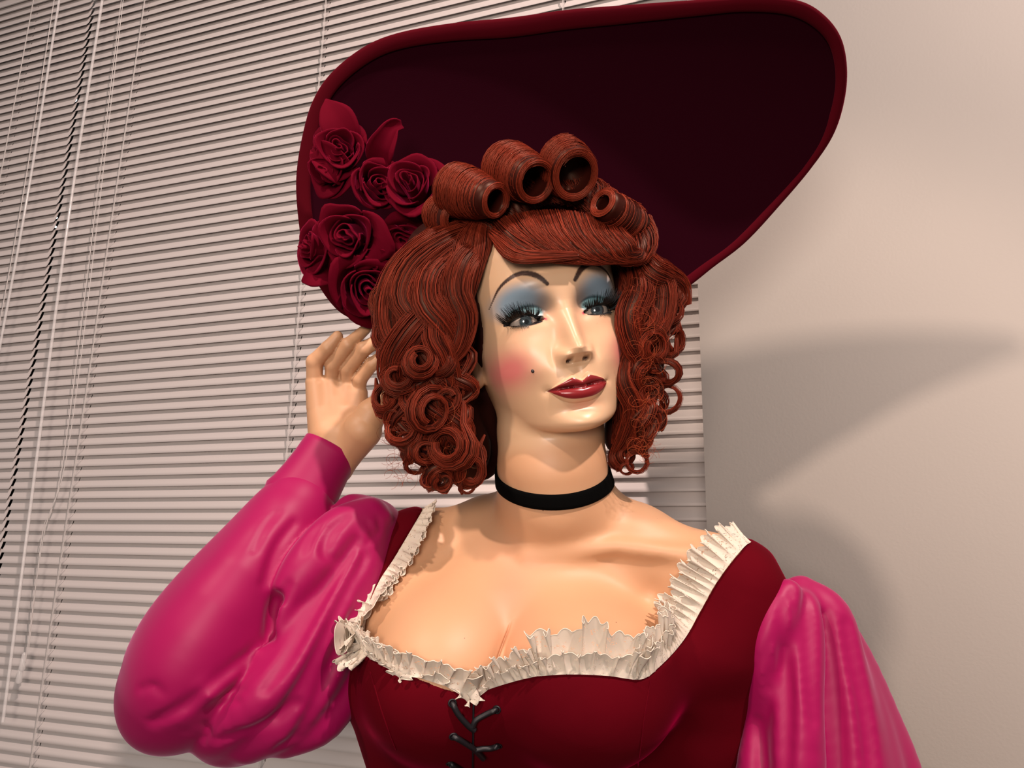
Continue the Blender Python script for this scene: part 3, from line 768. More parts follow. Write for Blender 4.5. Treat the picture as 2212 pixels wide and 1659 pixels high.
CRL = creases(F_sleeve_l, [
 ([(770, 1170), (707, 1266), (660, 1345), (612, 1430), (570, 1492)], 6, 8), ([(790, 1200), (735, 1312), (668, 1449), (598, 1550)], 5, 7),
 ([(760, 1330), (700, 1480), (645, 1586), (600, 1620)], 4.5, 8), ([(745, 1118), (712, 1150), (704, 1190), (722, 1212)], 6, 6),
 ([(620, 1262), (592, 1310), (584, 1370), (566, 1400)], 6, 6), ([(560, 1395), (470, 1470), (400, 1525), (330, 1560)], 3, 9), ([(300, 1490), (330, 1482), (352, 1500)], 2, 5),
 ([(690, 1135), (672, 1160), (660, 1195)], 3, 5), ([(636, 1130), (600, 1180), (570, 1260)], 2.2, 8), ([(598, 1105), (570, 1140), (548, 1190)], 1.8, 6),
 ([(790, 1128), (806, 1150), (790, 1180)], 2.5, 3), ([(815, 1118), (822, 1142), (806, 1170)], 2.2, 3), ([(775, 1175), (790, 1200), (772, 1250)], 2.5, 4),
 ([(478, 1508), (505, 1492), (530, 1490)], 2.4, 3), ([(466, 1530), (500, 1512), (520, 1516)], 2.2, 3), ([(436, 1605), (450, 1580), (440, 1560)], 3, 3), ([(470, 1600), (560, 1570), (640, 1520)], 2.5, 8)])
Vs, Qs = surface_nets(F_sleeve_l, (-380, -380, 620), (-95, -85, 830), 2.4)
Vs = relax(Vs, Qs, 3)
link('sleeve', mesh('sleeve', Vs, Qs), dress, m_satin)
cuff_a, cuff_b = AT(717, 968, 800), AT(636, 1098, 775)
ax_ = cuff_b-cuff_a; L_ = np.linalg.norm(ax_); ax_ /= L_
u_ = np.cross(ax_, [0, 0, 1]); u_ /= np.linalg.norm(u_); v_ = np.cross(ax_, u_)
prof = [(-.0, 27.5), (-.4, 29.0), (.3, 30), (6, 30.4), (20, 31.0), (38, 33), (52, 35.6), (60, 37.4), (66, 36.2), (72, 33), (74, 25)]
prof = [(t*L_/70, r) for t, r in prof]; ns = 56
Vc = []; th = np.linspace(0, 2*np.pi, ns, endpoint=False)
for i, (t, r) in enumerate(prof):
    tilt = .10*r*np.cos(th)*0
    rr = r*(1+.02*np.sin(3*th+1)*(i > 6))
    Vc.append(cuff_a+ax_*t+rr[:, None]*(np.cos(th)[:, None]*u_+.86*np.sin(th)[:, None]*v_))
Vc = np.vstack(Vc); i_ = np.arange(len(prof)-1)[:, None]*ns; j_ = np.arange(ns)[None]; j2 = (j_+1) % ns
Fc = np.stack([i_+j_, i_+ns+j_, i_+ns+j2, i_+j2], -1).reshape(-1, 4)
o = link('cuff', mesh('cuff', Vc, Fc), dress, m_satin); md = o.modifiers.new('s', 'SOLIDIFY'); md.thickness = .0012
SLR = pch(m=4, rows=[(1735, 1320, 722, 24), (1765, 1470, 722, 46), (1790, 1680, 712, 62), (1810, 1960, 700, 66)])
FR = [pch(r, 4) for r in (
 [(1708, 1284, 702, 9), (1728, 1318, 684, 17), (1728, 1400, 672, 20), (1722, 1520, 660, 21), (1722, 1680, 650, 23), (1725, 1950, 640, 25)],
 [(1735, 1274, 706, 12), (1790, 1330, 698, 19), (1812, 1440, 688, 23), (1835, 1600, 676, 27), (1850, 1760, 668, 30), (1860, 1950, 660, 30)],
 [(1770, 1300, 722, 14), (1835, 1420, 722, 19), (1890, 1560, 716, 23), (1935, 1700, 708, 26), (1980, 1950, 700, 30)],
 [(1698, 1286, 712, 7), (1674, 1350, 704, 11), (1664, 1450, 692, 13), (1650, 1580, 680, 17), (1636, 1720, 670, 20), (1630, 1950, 662, 22)],
 [(1702, 1280, 676, 12), (1676, 1335, 668, 15), (1656, 1400, 666, 15), (1646, 1480, 672, 13), (1640, 1560, 684, 12)],
 [(1690, 1290, 718, 12), (1662, 1390, 716, 17), (1642, 1520, 712, 21), (1620, 1700, 705, 25)],
 [(1690, 1330, 694, 3), (1682, 1390, 682, 5), (1688, 1460, 672, 6)],
 [(1700, 1274, 705, 5), (1712, 1268, 702, 5), (1730, 1266, 704, 6)])]
def F_sleeve_r(P):
    d = chain(P, SLR, 16)
    for f_ in FR: d = smin(d, chain(P, f_, 3), 9)
    for g_, k_ in CRR: d = smax(d, -chain(P, g_), k_)
    d = smax(d, -(P[:, 1]+430), 3)
    return d
CRR = []
CRR = creases(F_sleeve_r, [
 ([(1690, 1310), (1694, 1394), (1697, 1504), (1697, 1600), (1695, 1720)], 6.5, 7), ([(1742, 1290), (1746, 1357), (1750, 1467), (1760, 1560)], 4, 8),
 ([(1828, 1345), (1844, 1430), (1866, 1522), (1881, 1650), (1885, 1720)], 6, 7), ([(1700, 1282), (1672, 1364), (1645, 1420), (1631, 1450)], 2.6, 3),
 ([(1715, 1300), (1718, 1330)], 2.4, 2), ([(1704, 1266), (1712, 1284), (1706, 1300)], 3, 2.5), ([(1668, 1385), (1662, 1440), (1660, 1490)], 2.4, 5), ([(1682, 1370), (1684, 1430), (1682, 1470)], 2, 4),
 ([(1780, 1330), (1800, 1450), (1812, 1600), (1815, 1700)], 2.4, 12), ([(1636, 1560), (1644, 1640), (1640, 1720)], 4, 9)])
Vs, Qs = surface_nets(F_sleeve_r, (190, -445, 590), (400, -160, 800), 2.6)
Vs = relax(Vs, Qs, 3)
link('sleeve', mesh('sleeve', Vs, Qs), dress, m_satin)
# skirt down to the floor
wc = TW(AT(1170, 1850, 770)); nt_, nz_ = 120, 24; Vk = []
for j in range(nz_):
    t = j/(nz_-1); z = wc[2]+.13-t*(wc[2]+.115); r = .142+.075*t**.8
    for i in range(nt_):
        a = 2*math.pi*i/nt_; rr = r*(1+.09*t*math.sin(a*14)+.03*t*math.sin(a*5+1)); Vk.append((wc[0]+rr*math.cos(a), wc[1]+rr*.78*math.sin(a)-.06*t, max(z, .012)))
Fk = [(j*nt_+i, j*nt_+(i+1) % nt_, (j+1)*nt_+(i+1) % nt_, (j+1)*nt_+i) for j in range(nz_-1) for i in range(nt_)]
link('skirt', mesh('skirt', Vk, Fk, True, True), dress, m_velvet)
# lace ruffle around the neckline
m_lace = bpy.data.materials.new('white_lace'); m_lace.use_nodes = True; nt = m_lace.node_tree; b_ = nt.nodes['Principled BSDF']
b_.inputs['Base Color'].default_value = (*lin(208, 196, 180), 1); b_.inputs['Roughness'].default_value = .8
b_.inputs['Subsurface Weight'].default_value = 0.1; b_.inputs['Subsurface Scale'].default_value = .002
at = nt.nodes.new('ShaderNodeAttribute'); at.attribute_name = 'thread'
sx = nt.nodes.new('ShaderNodeSeparateColor'); nt.links.new(at.outputs['Color'], sx.inputs[0])
vo = nt.nodes.new('ShaderNodeTexVoronoi'); vo.feature = 'DISTANCE_TO_EDGE'; vo.inputs['Scale'].default_value = 1
nt.links.new(at.outputs['Color'], vo.inputs['Vector'])
lt = nt.nodes.new('ShaderNodeMath'); lt.operation = 'LESS_THAN'; lt.inputs[1].default_value = .17; nt.links.new(vo.outputs['Distance'], lt.inputs[0])
no = nt.nodes.new('ShaderNodeTexNoise'); no.inputs['Scale'].default_value = .32; nt.links.new(at.outputs['Color'], no.inputs['Vector'])
g2 = nt.nodes.new('ShaderNodeMath'); g2.operation = 'GREATER_THAN'; g2.inputs[1].default_value = .42; nt.links.new(no.outputs['Fac'], g2.inputs[0])
mx_ = nt.nodes.new('ShaderNodeMath'); mx_.operation = 'MAXIMUM'; nt.links.new(lt.outputs[0], mx_.inputs[0]); nt.links.new(g2.outputs[0], mx_.inputs[1])
e2_ = nt.nodes.new('ShaderNodeMath'); e2_.operation = 'MAXIMUM'; nt.links.new(mx_.outputs[0], e2_.inputs[0]); nt.links.new(at.outputs['Alpha'], e2_.inputs[1])
a3 = nt.nodes.new('ShaderNodeMath'); a3.operation = 'MULTIPLY_ADD'; a3.inputs[1].default_value = .66; a3.inputs[2].default_value = .28; nt.links.new(e2_.outputs[0], a3.inputs[0])
nt.links.new(a3.outputs[0], b_.inputs['Alpha'])
def ruffle(pts, heights, amp, lam, seed, lift=2.5, side=1.0, tiltout=.35):
    amp = amp*1.35; heights = [h_*1.12 for h_ in heights]; n = 900; q = spline(pts, n); P = hit(F_bust, q[:, 0], q[:, 1], off=1.0); N = grad(F_bust, P)
    T = np.gradient(P, axis=0); L = np.linalg.norm(T, axis=1); s = np.cumsum(L); T /= L[:, None]
    D = np.cross(T, N)*side; D /= np.linalg.norm(D, axis=1)[:, None]
    rnd = np.random.RandomState(seed); h = np.interp(np.linspace(0, 1, n), np.linspace(0, 1, len(heights)), heights)
    ph = 2*np.pi*s/lam+1.5*np.sin(s/17+seed)+1.1*np.sin(s/7.3+seed*2)
    w1 = 1+.35*np.sin(s/11+seed)+.2*np.sin(s/4.1)
    nv = 9; Vv = []; Cc = []
    for j in range(nv):
        v = j/(nv-1)
        hh = h*(1+.13*np.sin(ph*.5+seed)+(.07*np.abs(np.sin(s/1.25)) if j == nv-1 else 0)+.05*np.sin(ph*3))
        off = amp*w1*np.sin(ph)*v**.8
        sh = amp*.9*w1*np.cos(ph)*v                       # sideways loop
        X = P+D*(hh*v*(1-.25*abs(tiltout)))[:, None]+N*(lift*.3+off*.75+amp*.8*v+tiltout*hh*v*v)[:, None]+T*sh[:, None]
        Vv.append(X); edge = 1.0 if (j == nv-1) else 0.0
        Cc.append(np.stack([s/1.15, np.full(n, v*h.mean()/1.15), np.full(n, seed*3.0), np.full(n, edge)], 1))
    Vv = np.vstack(Vv); Cc = np.vstack(Cc); i = np.arange(nv-1)[:, None]*n; j = np.arange(n-1)[None]
    Fv = np.stack([i+j, i+j+1, i+n+j+1, i+n+j], -1).reshape(-1, 4)
    me = mesh('lace_trim', Vv, Fv); vcol(me, 'thread', Cc)
    # scalloped thread along the free edge
    o = link('lace_trim', me, dress, m_lace, label='white gathered lace frill'); 
    E_ = Vv[-n:][::2]; V_, F_ = tube(E_, np.full(len(E_), .38), 4); me3 = mesh('lace_edge', V_, F_)
    link('lace_edge', me3, dress, m_thread)
m_thread = principled('lace_thread', tuple(lin(218, 206, 190)), .8)
def part_of(a, b): return [tuple(p) for p in NS[int(a*119):int(b*119)+1:4]]
LFT = [(905, 1108), (884, 1152), (852, 1206), (822, 1252), (800, 1300)]
ruffle([(918, 1095)]+LFT[1:], [9, 14, 15, 16, 17], 2.0, 8.0, 1)
ruffle([(925, 1096), (896, 1150), (866, 1204), (838, 1250), (818, 1300)], [7, 10, 11, 12, 12], 2.0, 7.0, 2)
ruffle([(826, 1262), (786, 1318), (758, 1366), (772, 1404), (820, 1432)], [14, 24, 34, 24, 14], 3.2, 11.0, 3, tiltout=.6)
ruffle([(812, 1262), (793, 1318), (784, 1370), (800, 1412)], [8, 22, 30, 14], 3.2, 10.0, 21, side=-1.0, tiltout=.3)
ruffle([(800, 1300), (790, 1350), (790, 1395)], [10, 20, 14], 3.2, 8.0, 22, side=-1.0, tiltout=.6)
ruffle([(790, 1300), (762, 1350), (764, 1400), (830, 1434)], [14, 18, 20, 12], 3.0, 9.0, 8, tiltout=.2)
ruffle([(800, 1424), (870, 1453), (940, 1475), (1000, 1495), (1026, 1500), (1065, 1486), (1120, 1470), (1175, 1458)], [13, 14, 15, 16, 17, 17, 18, 20], 3.6, 10.5, 4, tiltout=.5)
ruffle([(800, 1424), (870, 1453), (940, 1475), (1000, 1495), (1026, 1500), (1065, 1486), (1120, 1470), (1175, 1458)], [7, -7, 8, -7, -9, 8, 9, 8], 3.0, 9.0, 5, tiltout=.5)
ruffle([(1160, 1460), (1230, 1455), (1310, 1458), (1380, 1466), (1412, 1450)], [24, 32, 33, 26, 22], 4.4, 17.0, 6, tiltout=.35)
ruffle([(1160, 1461), (1230, 1457), (1310, 1460), (1380, 1468), (1415, 1450)], [12, 14, 14, 18, 20], 3.2, 11.0, 7, tiltout=.5)
ruffle([(1385, 1467), (1440, 1424), (1482, 1375), (1512, 1322), (1530, 1290)], [24, 30, 30, 27, 24], 3.2, 9.5, 9, tiltout=.25)
ruffle([(1400, 1462), (1450, 1414), (1490, 1360), (1520, 1308)], [16, 18, 18, 16], 2.8, 8.0, 10, tiltout=.3)
ruffle([(1516, 1316), (1542, 1268), (1574, 1222), (1606, 1184), (1622, 1172)], [27, 27, 26, 22, 18], 2.6, 7.5, 11, tiltout=.2)
# hanging tip of the frill over the lacing
P = hit(F_bust, [1018, 1024, 1026, 1022], [1492, 1502, 1512, 1520], off=5); P = spline(P, 14)
th = np.linspace(0, 2*np.pi, 20, endpoint=False); V_, F_ = tube(P, np.stack([np.linspace(4.6, 3.2, 14)*1.0, np.linspace(1.5, 1.2, 14)], 1)[:, ::-1], 14)
me = mesh('lace_trim', V_, F_); vcol(me, 'thread', np.stack([V_[:, 0]/1.2, V_[:, 1]/1.2, V_[:, 2]*0, np.zeros(len(V_))], 1)); link('lace_trim', me, dress, m_lace)

# choker
A3 = np.array([AT(1064, 1027, 750), AT(1326, 1018, 748), AT(1205, 1083, 694)]); nn = np.cross(A3[1]-A3[0], A3[2]-A3[0]); nn /= np.linalg.norm(nn); nn = nn if nn[1] > 0 else -nn
c0 = AT(1194, 1030, 748); c0 = c0-nn*((c0-A3[2])@nn); e1 = A3[1]-A3[0]; e1 -= nn*(e1@nn); e1 /= np.linalg.norm(e1); e2 = np.cross(nn, e1); ns = 96; rows = []
for hh, off in ((-6.6, .3), (-6.8, 1.4), (-6.0, 2.3), (-3, 2.6), (0, 2.6), (3, 2.6), (6.0, 2.3), (6.8, 1.4), (6.6, .3)):
    th = np.linspace(0, 2*np.pi, ns, endpoint=False); Dv = np.cos(th)[:, None]*e1+np.sin(th)[:, None]*e2
    t = np.full(ns, 30.0); c = c0+nn*hh
    for _ in range(40): t += np.clip(-F_body(c+Dv*t[:, None])+off, -4, 4)*.7
    rows.append(c+Dv*np.minimum(t, 75)[:, None])
Vq = np.vstack(rows); i_ = np.arange(8)[:, None]*ns; j_ = np.arange(ns)[None]; j2 = (j_+1) % ns
link('choker', mesh('choker', Vq, np.stack([i_+j_, i_+j2, i_+ns+j2, i_+ns+j_], -1).reshape(-1, 4)), man, m_choker, label='black velvet ribbon choker')
# beauty mark
# ------------------------------------------------------------------ hat
hatc = AT(1110, 470, 845)
hb = TW(hatc)
hat = empty('hat', hb, label='huge crimson velvet picture hat with fabric roses under its brim, worn by the mannequin', category='hat')
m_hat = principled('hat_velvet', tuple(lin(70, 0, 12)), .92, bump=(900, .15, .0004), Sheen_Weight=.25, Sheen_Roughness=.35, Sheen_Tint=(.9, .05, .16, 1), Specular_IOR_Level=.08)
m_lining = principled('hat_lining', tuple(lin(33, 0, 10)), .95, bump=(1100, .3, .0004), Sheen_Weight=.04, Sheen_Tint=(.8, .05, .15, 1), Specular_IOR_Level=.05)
m_rose = principled('rose_velvet', tuple(lin(88, 1, 22)), .85, bump=(1000, .2, .0003), noise=(30, .1, 2), Sheen_Weight=.3, Sheen_Roughness=.3, Sheen_Tint=(1, .04, .2, 1), Specular_IOR_Level=.06)
OUT = [(776, 698), (729, 670), (688, 617), (659, 558), (644, 470), (640, 382), (653, 294), (676, 217), (717, 156), (788, 100), (864, 70), (976, 50), (1100, 38), (1235, 20), (1364, 10), (1540, -3), (1640, -9), (1728, 2), (1781, 33), (1817, 82), (1830, 150), (1823, 223), (1799, 294), (1752, 364), (1687, 441), (1611, 523), (1540, 578), (1482, 623), (1400, 672), (1280, 715), (1120, 745), (960, 748), (850, 730)]
def brimZ(px, py):
    u = (px-1150)/600.; v = (py-380)/360.
    return 838+38*v-16*u-26*(u*u+v*v)+14*u*v
OC = spline(OUT+[OUT[0]], 241)[:-1]; no_ = len(OC)
CC = np.array([1120.0, 520.0])
def brim_rows(fr, zoff=0):
    rows = []
    for f_ in fr:
        p = CC+(OC-CC)*f_; z = brimZ(p[:, 0], p[:, 1])+zoff
        rows.append(np.stack([(p[:, 0]-CX)/FPX*z, -(p[:, 1]-CY)/FPX*z, z], 1))
    return rows
def loft(rows, flip=False, closed=True):
    n = len(rows[0]); V = np.vstack(rows); i = np.arange(len(rows)-1)[:, None]*n
    j = np.arange(n if closed else n-1)[None]; j2 = (j+1) % n
    Q = np.stack([i+j, i+j2, i+n+j2, i+n+j], -1).reshape(-1, 4)
    return V, Q[:, ::-1] if flip else Q
fr = np.concatenate([np.linspace(.2, .93, 24), [.96, .99]])
V1, Q1 = loft(brim_rows(fr)+[r_ for r_ in brim_rows(fr[::-1], 5.0)])
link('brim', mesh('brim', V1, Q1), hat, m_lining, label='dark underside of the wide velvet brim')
# bound edge of the brim: padded band
rows = []
w_in = 33.0
cen = OC-CC; Ln = np.linalg.norm(cen, axis=1)[:, None]; Nn = cen/Ln
wv = np.interp(OC[:, 0], [640, 1200, 1700, 1830], [32, 46, 50, 28])[:, None]*np.where((OC[:, 1] > 300) & (OC[:, 0] > 1300), .55, 1)[:, None]
wv = np.convolve(np.tile(wv[:, 0], 3), np.ones(13)/13, 'same')[no_:2*no_][:, None]
for k, (d_, zo) in enumerate([(1.0, -.2), (.97, -2.2), (.8, -3.2), (.5, -3.6), (.2, -3.2), (.05, -2.0), (0, 0), (0, 5), (.1, 8), (.6, 8.5), (1.0, 6.5)]):
    p = OC-Nn*wv*d_; z = brimZ(p[:, 0], p[:, 1])+zo
    rows.append(np.stack([(p[:, 0]-CX)/FPX*z, -(p[:, 1]-CY)/FPX*z, z], 1))
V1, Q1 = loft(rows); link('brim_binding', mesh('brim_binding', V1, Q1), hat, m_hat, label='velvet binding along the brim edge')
# crown behind the brim
rows = []
for f_, zz in ((.24, 3), (.24, 10), (.235, 36), (.22, 62), (.18, 80), (.1, 90), (.02, 92)):
    p = CC+(OC-CC)*f_; z0_ = brimZ(p[:, 0], p[:, 1]); sc = z0_
    rows.append(np.stack([(p[:, 0]-CX)/FPX*sc, -(p[:, 1]-CY)/FPX*sc+zz*.35, z0_+zz*.75], 1))
V1, Q1 = loft(rows); link('crown', mesh('crown', V1, Q1), hat, m_hat)
def sheet(fn, nu, nv):
    u = np.linspace(0, 1, nu); v = np.linspace(0, 1, nv); U, Vv = np.meshgrid(u, v, indexing='ij')
    P = fn(U.ravel(), Vv.ravel()); i = np.arange(nu-1)[:, None]*nv; j = np.arange(nv-1)[None]
    return P, np.stack([i+j, i+nv+j, i+nv+j+1, i+j+1], -1).reshape(-1, 4)
def frame(direction, up=(0, 1, 0)):
    d = np.array(direction, float); d /= np.linalg.norm(d); x = np.cross(up, d); x /= np.linalg.norm(x); y = np.cross(d, x); return np.stack([x, y, d], 1)
def rose(px, py, Z, R, direction, seed, spin=0, petals=6, openness=.55, bud=True, squash=1.0):
    R *= 1.28; c = AT(px, py, Z); Fm = frame(direction); rnd = random.Random(seed)
    root = bpy.data.objects.new('rose', bpy.data.meshes.new('rose')); 
    def T_(L): L = L*np.array([1, squash, 1]); return c+L@Fm.T
    # rolled heart: a spiral ribbon
    def heart(u, v):
        a = u*2*np.pi*2.6+spin; r = R*(.05+.30*u)*(1+.12*np.sin(3*a+seed)); h = R*(.62-.22*u)*(1+.10*np.sin(2*a+seed))
        rr = r*(1+.18*v*v)+R*.05*np.sin(a*2)*v; z = -R*.45+(h+R*.45)*v
        z = z-R*.10*np.clip(v-.85, 0, 1)*6*(u > .2)
        return T_(np.stack([rr*np.cos(a), rr*np.sin(a), z], 1))
    V_, Q_ = sheet(heart, 96, 9); me = mesh('rose', V_, Q_); me.materials.append(m_rose)
    root = link('rose', me, hat); md = root.modifiers.new('s', 'SOLIDIFY'); md.thickness = .0011; md.offset = 0
    root['label'] = 'crimson fabric rose under the brim'
    for k in range(petals):
        ring = k/petals; a0 = spin+k*2.4+rnd.uniform(-.25, .25); wid = rnd.uniform(1.25, 1.7)*(1-.1*ring); rad = R*(.36+.34*ring)
        hh = R*(.62-.35*ring)*rnd.uniform(.85, 1.1); cur = rnd.uniform(.25, .5)*(.6+ring*openness*1.6); skew = rnd.uniform(-.35, .35); pt = rnd.uniform(.0, .35)
        def pet(u, v, a0=a0, wid=wid, rad=rad, hh=hh, cur=cur, skew=skew, pt=pt, ring=ring):
            s = (u-.5)*2; a = a0+s*wid*(.45+.55*np.sin(np.clip(v*1.25, 0, 1)*np.pi/2)); top = 1-.25*np.abs(s)**2.5+pt*np.exp(-(s/.22)**2)*.5
            vv = v*top; r = rad*(.35+.65*np.sin(np.clip(vv*1.5, 0, 1)*np.pi/2))+R*cur*np.clip(vv-.5, 0, 1)**1.5*1.6
            r = r+R*.035*np.sin(s*5+a0*3)*vv+skew*R*.25*s*vv
            z = -R*.55+(hh+R*.55)*vv-R*cur*1.1*np.clip(vv-.72, 0, 1)**1.2*2
            return T_(np.stack([r*np.cos(a), r*np.sin(a), z], 1))
        V_, Q_ = sheet(pet, 19, 13); me = mesh('petal', V_, Q_); me.materials.append(m_rose)
        o = bpy.data.objects.new('petal', me); COL.objects.link(o); o.parent = root
        md = o.modifiers.new('s', 'SOLIDIFY'); md.thickness = .0013; md.offset = 0
    return root
def leaf(rows, name='fabric_leaf', n=18):              # rows: px py Z halfwidth(px) fold twist
    q = spline(rows, n); C_ = np.stack([(q[:, 0]-CX)/FPX*q[:, 2], -(q[:, 1]-CY)/FPX*q[:, 2], q[:, 2]], 1)
    T = np.gradient(C_, axis=0); T /= np.linalg.norm(T, axis=1)[:, None]
    S = np.cross(T, [0, 0, -1.0]); S /= np.linalg.norm(S, axis=1)[:, None]; Nf = np.cross(S, T)
    V_ = []
    for s in np.linspace(-1, 1, 9):
        w = q[:, 3]*.31; V_.append(C_+S*(w*s)[:, None]*np.cos(q[:, 4]*abs(s))[:, None]+Nf*(w*abs(s)**1.3*np.sin(q[:, 4]))[:, None]*np.where(q[:, 4] > 0, 1, 1)[:, None]+Nf*(q[:, 5]*s*w*.5)[:, None])
    V_, Q_ = loft(V_, closed=False); me = mesh(name, V_, Q_); o = link(name, me, hat, m_rose)
    md = o.modifiers.new('s', 'SOLIDIFY'); md.thickness = .0012; md.offset = 0; return o
leaf([(760, 330, 792, 6, .3, 0), (748, 300, 780, 52, .35, 0), (730, 262, 774, 62, .3, .1), (714, 235, 774, 38, .2, .1), (704, 214, 776, 2, 0, 0)])
leaf([(818, 370, 792, 20, .3, 0), (824, 330, 776, 50, .5, .3), (838, 300, 772, 44, .7, .4), (850, 278, 774, 30, .9, .6), (868, 270, 778, 14, .5, .6)])
leaf([(756, 392, 790, 8, .2, 0), (740, 375, 776, 44, .5, .1), (716, 352, 772, 58, .6, -.2), (690, 330, 776, 40, .6, -.3), (676, 322, 782, 10, .6, 0)])
leaf([(880, 500, 790, 60, .2, 0), (868, 520, 780, 76, .4, .2), (852, 545, 776, 50, .4, .2), (842, 570, 780, 4, .3, 0)])
leaf([(720, 590, 790, 30, .2, 0), (700, 590, 778, 46, .3, .2), (672, 600, 774, 34, .2, .3), (652, 608, 776, 4, 0, 0)])
leaf([(900, 470, 790, 40, .2, 0), (930, 520, 790, 70, .4, .2), (900, 600, 796, 60, .4, .2), (880, 640, 800, 4, .3, 0)])
rose(738, 330, 778, 27, (.0, .1, -1), 11, 2.0, 6, .7)
rose(716, 372, 784, 25, (-.3, -.1, -1), 12, .5, 5, .6)
rose(893, 405, 772, 31, (-.15, .25, -1), 13, 1.0, 7, .35)
rose(812, 405, 776, 27, (.55, .0, -1), 14, 2.6, 6, .4)
rose(757, 508, 768, 31, (-.15, -.25, -1), 15, 4.0, 7, .75)
rose(686, 538, 782, 27, (-.9, .1, -1), 16, 3.0, 5, .5)
rose(806, 560, 786, 26, (.2, -.5, -1), 19, 2.0, 5, .6)
rose(790, 622, 780, 32, (.45, -.45, -1), 17, 5.0, 7, .6)
rose(870, 520, 790, 26, (.1, -.2, -1), 18, 0.3, 5, .5)
# ------------------------------------------------------------------ hair
m_hair = bpy.data.materials.new('auburn_hair'); m_hair.use_nodes = True; nt = m_hair.node_tree; b_ = nt.nodes['Principled BSDF']
at = nt.nodes.new('ShaderNodeAttribute'); at.attribute_name = 'tone'; nt.links.new(at.outputs['Color'], b_.inputs['Base Color'])
b_.inputs['Roughness'].default_value = .42; b_.inputs['Specular IOR Level'].default_value = .28; b_.inputs['Specular Tint'].default_value = (1, .62, .45, 1)
m_core = principled('hair_shade', tuple(lin(44, 12, 7)), .7, Specular_IOR_Level=.15)  # shadow inside the wig is put into this dark colour
RS = np.random.RandomState(7)
HC = lin(116, 41, 25)
hair = link('hair', bpy.data.meshes.new('hair'), man, m_core)
def strands_mesh(P, r, tone):                          # P (k,n,3), r (k,n), tone (k,)
    k, n, _ = P.shape
    T = np.gradient(P, axis=1); T /= np.linalg.norm(T, axis=2)[..., None]+1e-9
    ref = np.array([.13, .21, -.97]); S = np.cross(T, ref); S /= np.linalg.norm(S, axis=2)[..., None]+1e-9; N = np.cross(S, T)
    V = []
    for a in (0, 2.0944, 4.18879): V.append(P+(N*math.cos(a)+S*math.sin(a))*r[..., None])
    V = np.stack(V, 2).reshape(-1, 3)
    base = (np.arange(k)*n*3)[:, None, None]+(np.arange(n-1)*3)[None, :, None]; j = np.arange(3)[None, None]; j2 = (j+1) % 3
    Q = np.stack([base+j, base+j2, base+3+j2, base+3+j], -1).reshape(-1, 4)
    C = np.repeat(tone, n*3, axis=0)
    return V, Q, C
def tones(k, var=.22, base=None):
    t = (base if base is not None else HC)*(1+var*RS.randn(k, 1))*np.array([1, 1, 1.0])
    t = t*(1+np.array([0, .06, .04])*RS.randn(k, 1)); return np.clip(t, .004, 1)
NSTR = [0]
def make(name, P, r, tn, core=None, parent=None):
    V, Q, C = strands_mesh(P, r, tn); NSTR[0] += len(P)
    if core is not None:
        cv, cq = core; Q = np.vstack([Q, cq+len(V)]); V = np.vstack([V, cv]); C = np.vstack([C, np.tile(lin(48, 13, 8), (len(cv), 1))])  # core takes a shadow colour so the strands stand apart
    me = mesh(name, V, Q); vcol(me, 'tone', C)
    return link(name, me, parent or hair, m_hair)
def frames(C, ref=(0, 0, -1.0)):
    T = np.gradient(C, axis=0); T /= np.linalg.norm(T, axis=1)[:, None]+1e-9
    N = np.zeros_like(C); r = np.array(ref); v = r-T[0]*(r@T[0]); N[0] = v/(np.linalg.norm(v)+1e-9)
    for i in range(1, len(C)):
        v = N[i-1]-T[i]*(N[i-1]@T[i]); v = v+.25*(r-T[i]*(r@T[i])); N[i] = v/(np.linalg.norm(v)+1e-9)
    return T, N, np.cross(T, N)
def lock(rows, k=70, n=18, flat=.55, twist=.6, name='hair_lock', loose=.12, sr=.27, core=.74, var=.32, tip=1.0):
    n = max(8, int(n*.85))
    q = spline(rows, n); C = np.stack([(q[:, 0]-CX)/FPX*q[:, 2], -(q[:, 1]-CY)/FPX*q[:, 2], q[:, 2]], 1); R = np.maximum(q[:, 3], .4)
    T, N, B = frames(C)
    a = RS.rand(k)*2*np.pi; rho = np.where(RS.rand(k) < .75, 1.0, np.sqrt(RS.rand(k)))*(1+loose*RS.randn(k)*.5)
    t = np.linspace(0, 1, n)[None]; ang = a[:, None]+twist*2*np.pi*t+.15*RS.randn(k, 1)*t
    P = C[None]+R[None, :, None]*rho[:, None, None]*(N[None]*(np.cos(ang)*flat)[..., None]+B[None]*np.sin(ang)[..., None])
    ph = RS.rand(k, 1)*6.28; P += loose*R[None, :, None]*.5*(N[None]*np.sin(ph+t*7)[..., None]+B[None]*np.cos(ph*2+t*5)[..., None])
    r = sr*(1+.25*RS.randn(k, 1))*np.clip(1.25-t*.6*tip, .3, 1)*np.ones((k, n)); r = np.clip(r, .1, .6)
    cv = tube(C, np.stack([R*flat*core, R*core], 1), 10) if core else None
    return make(name, P, r, tones(k, var), cv)
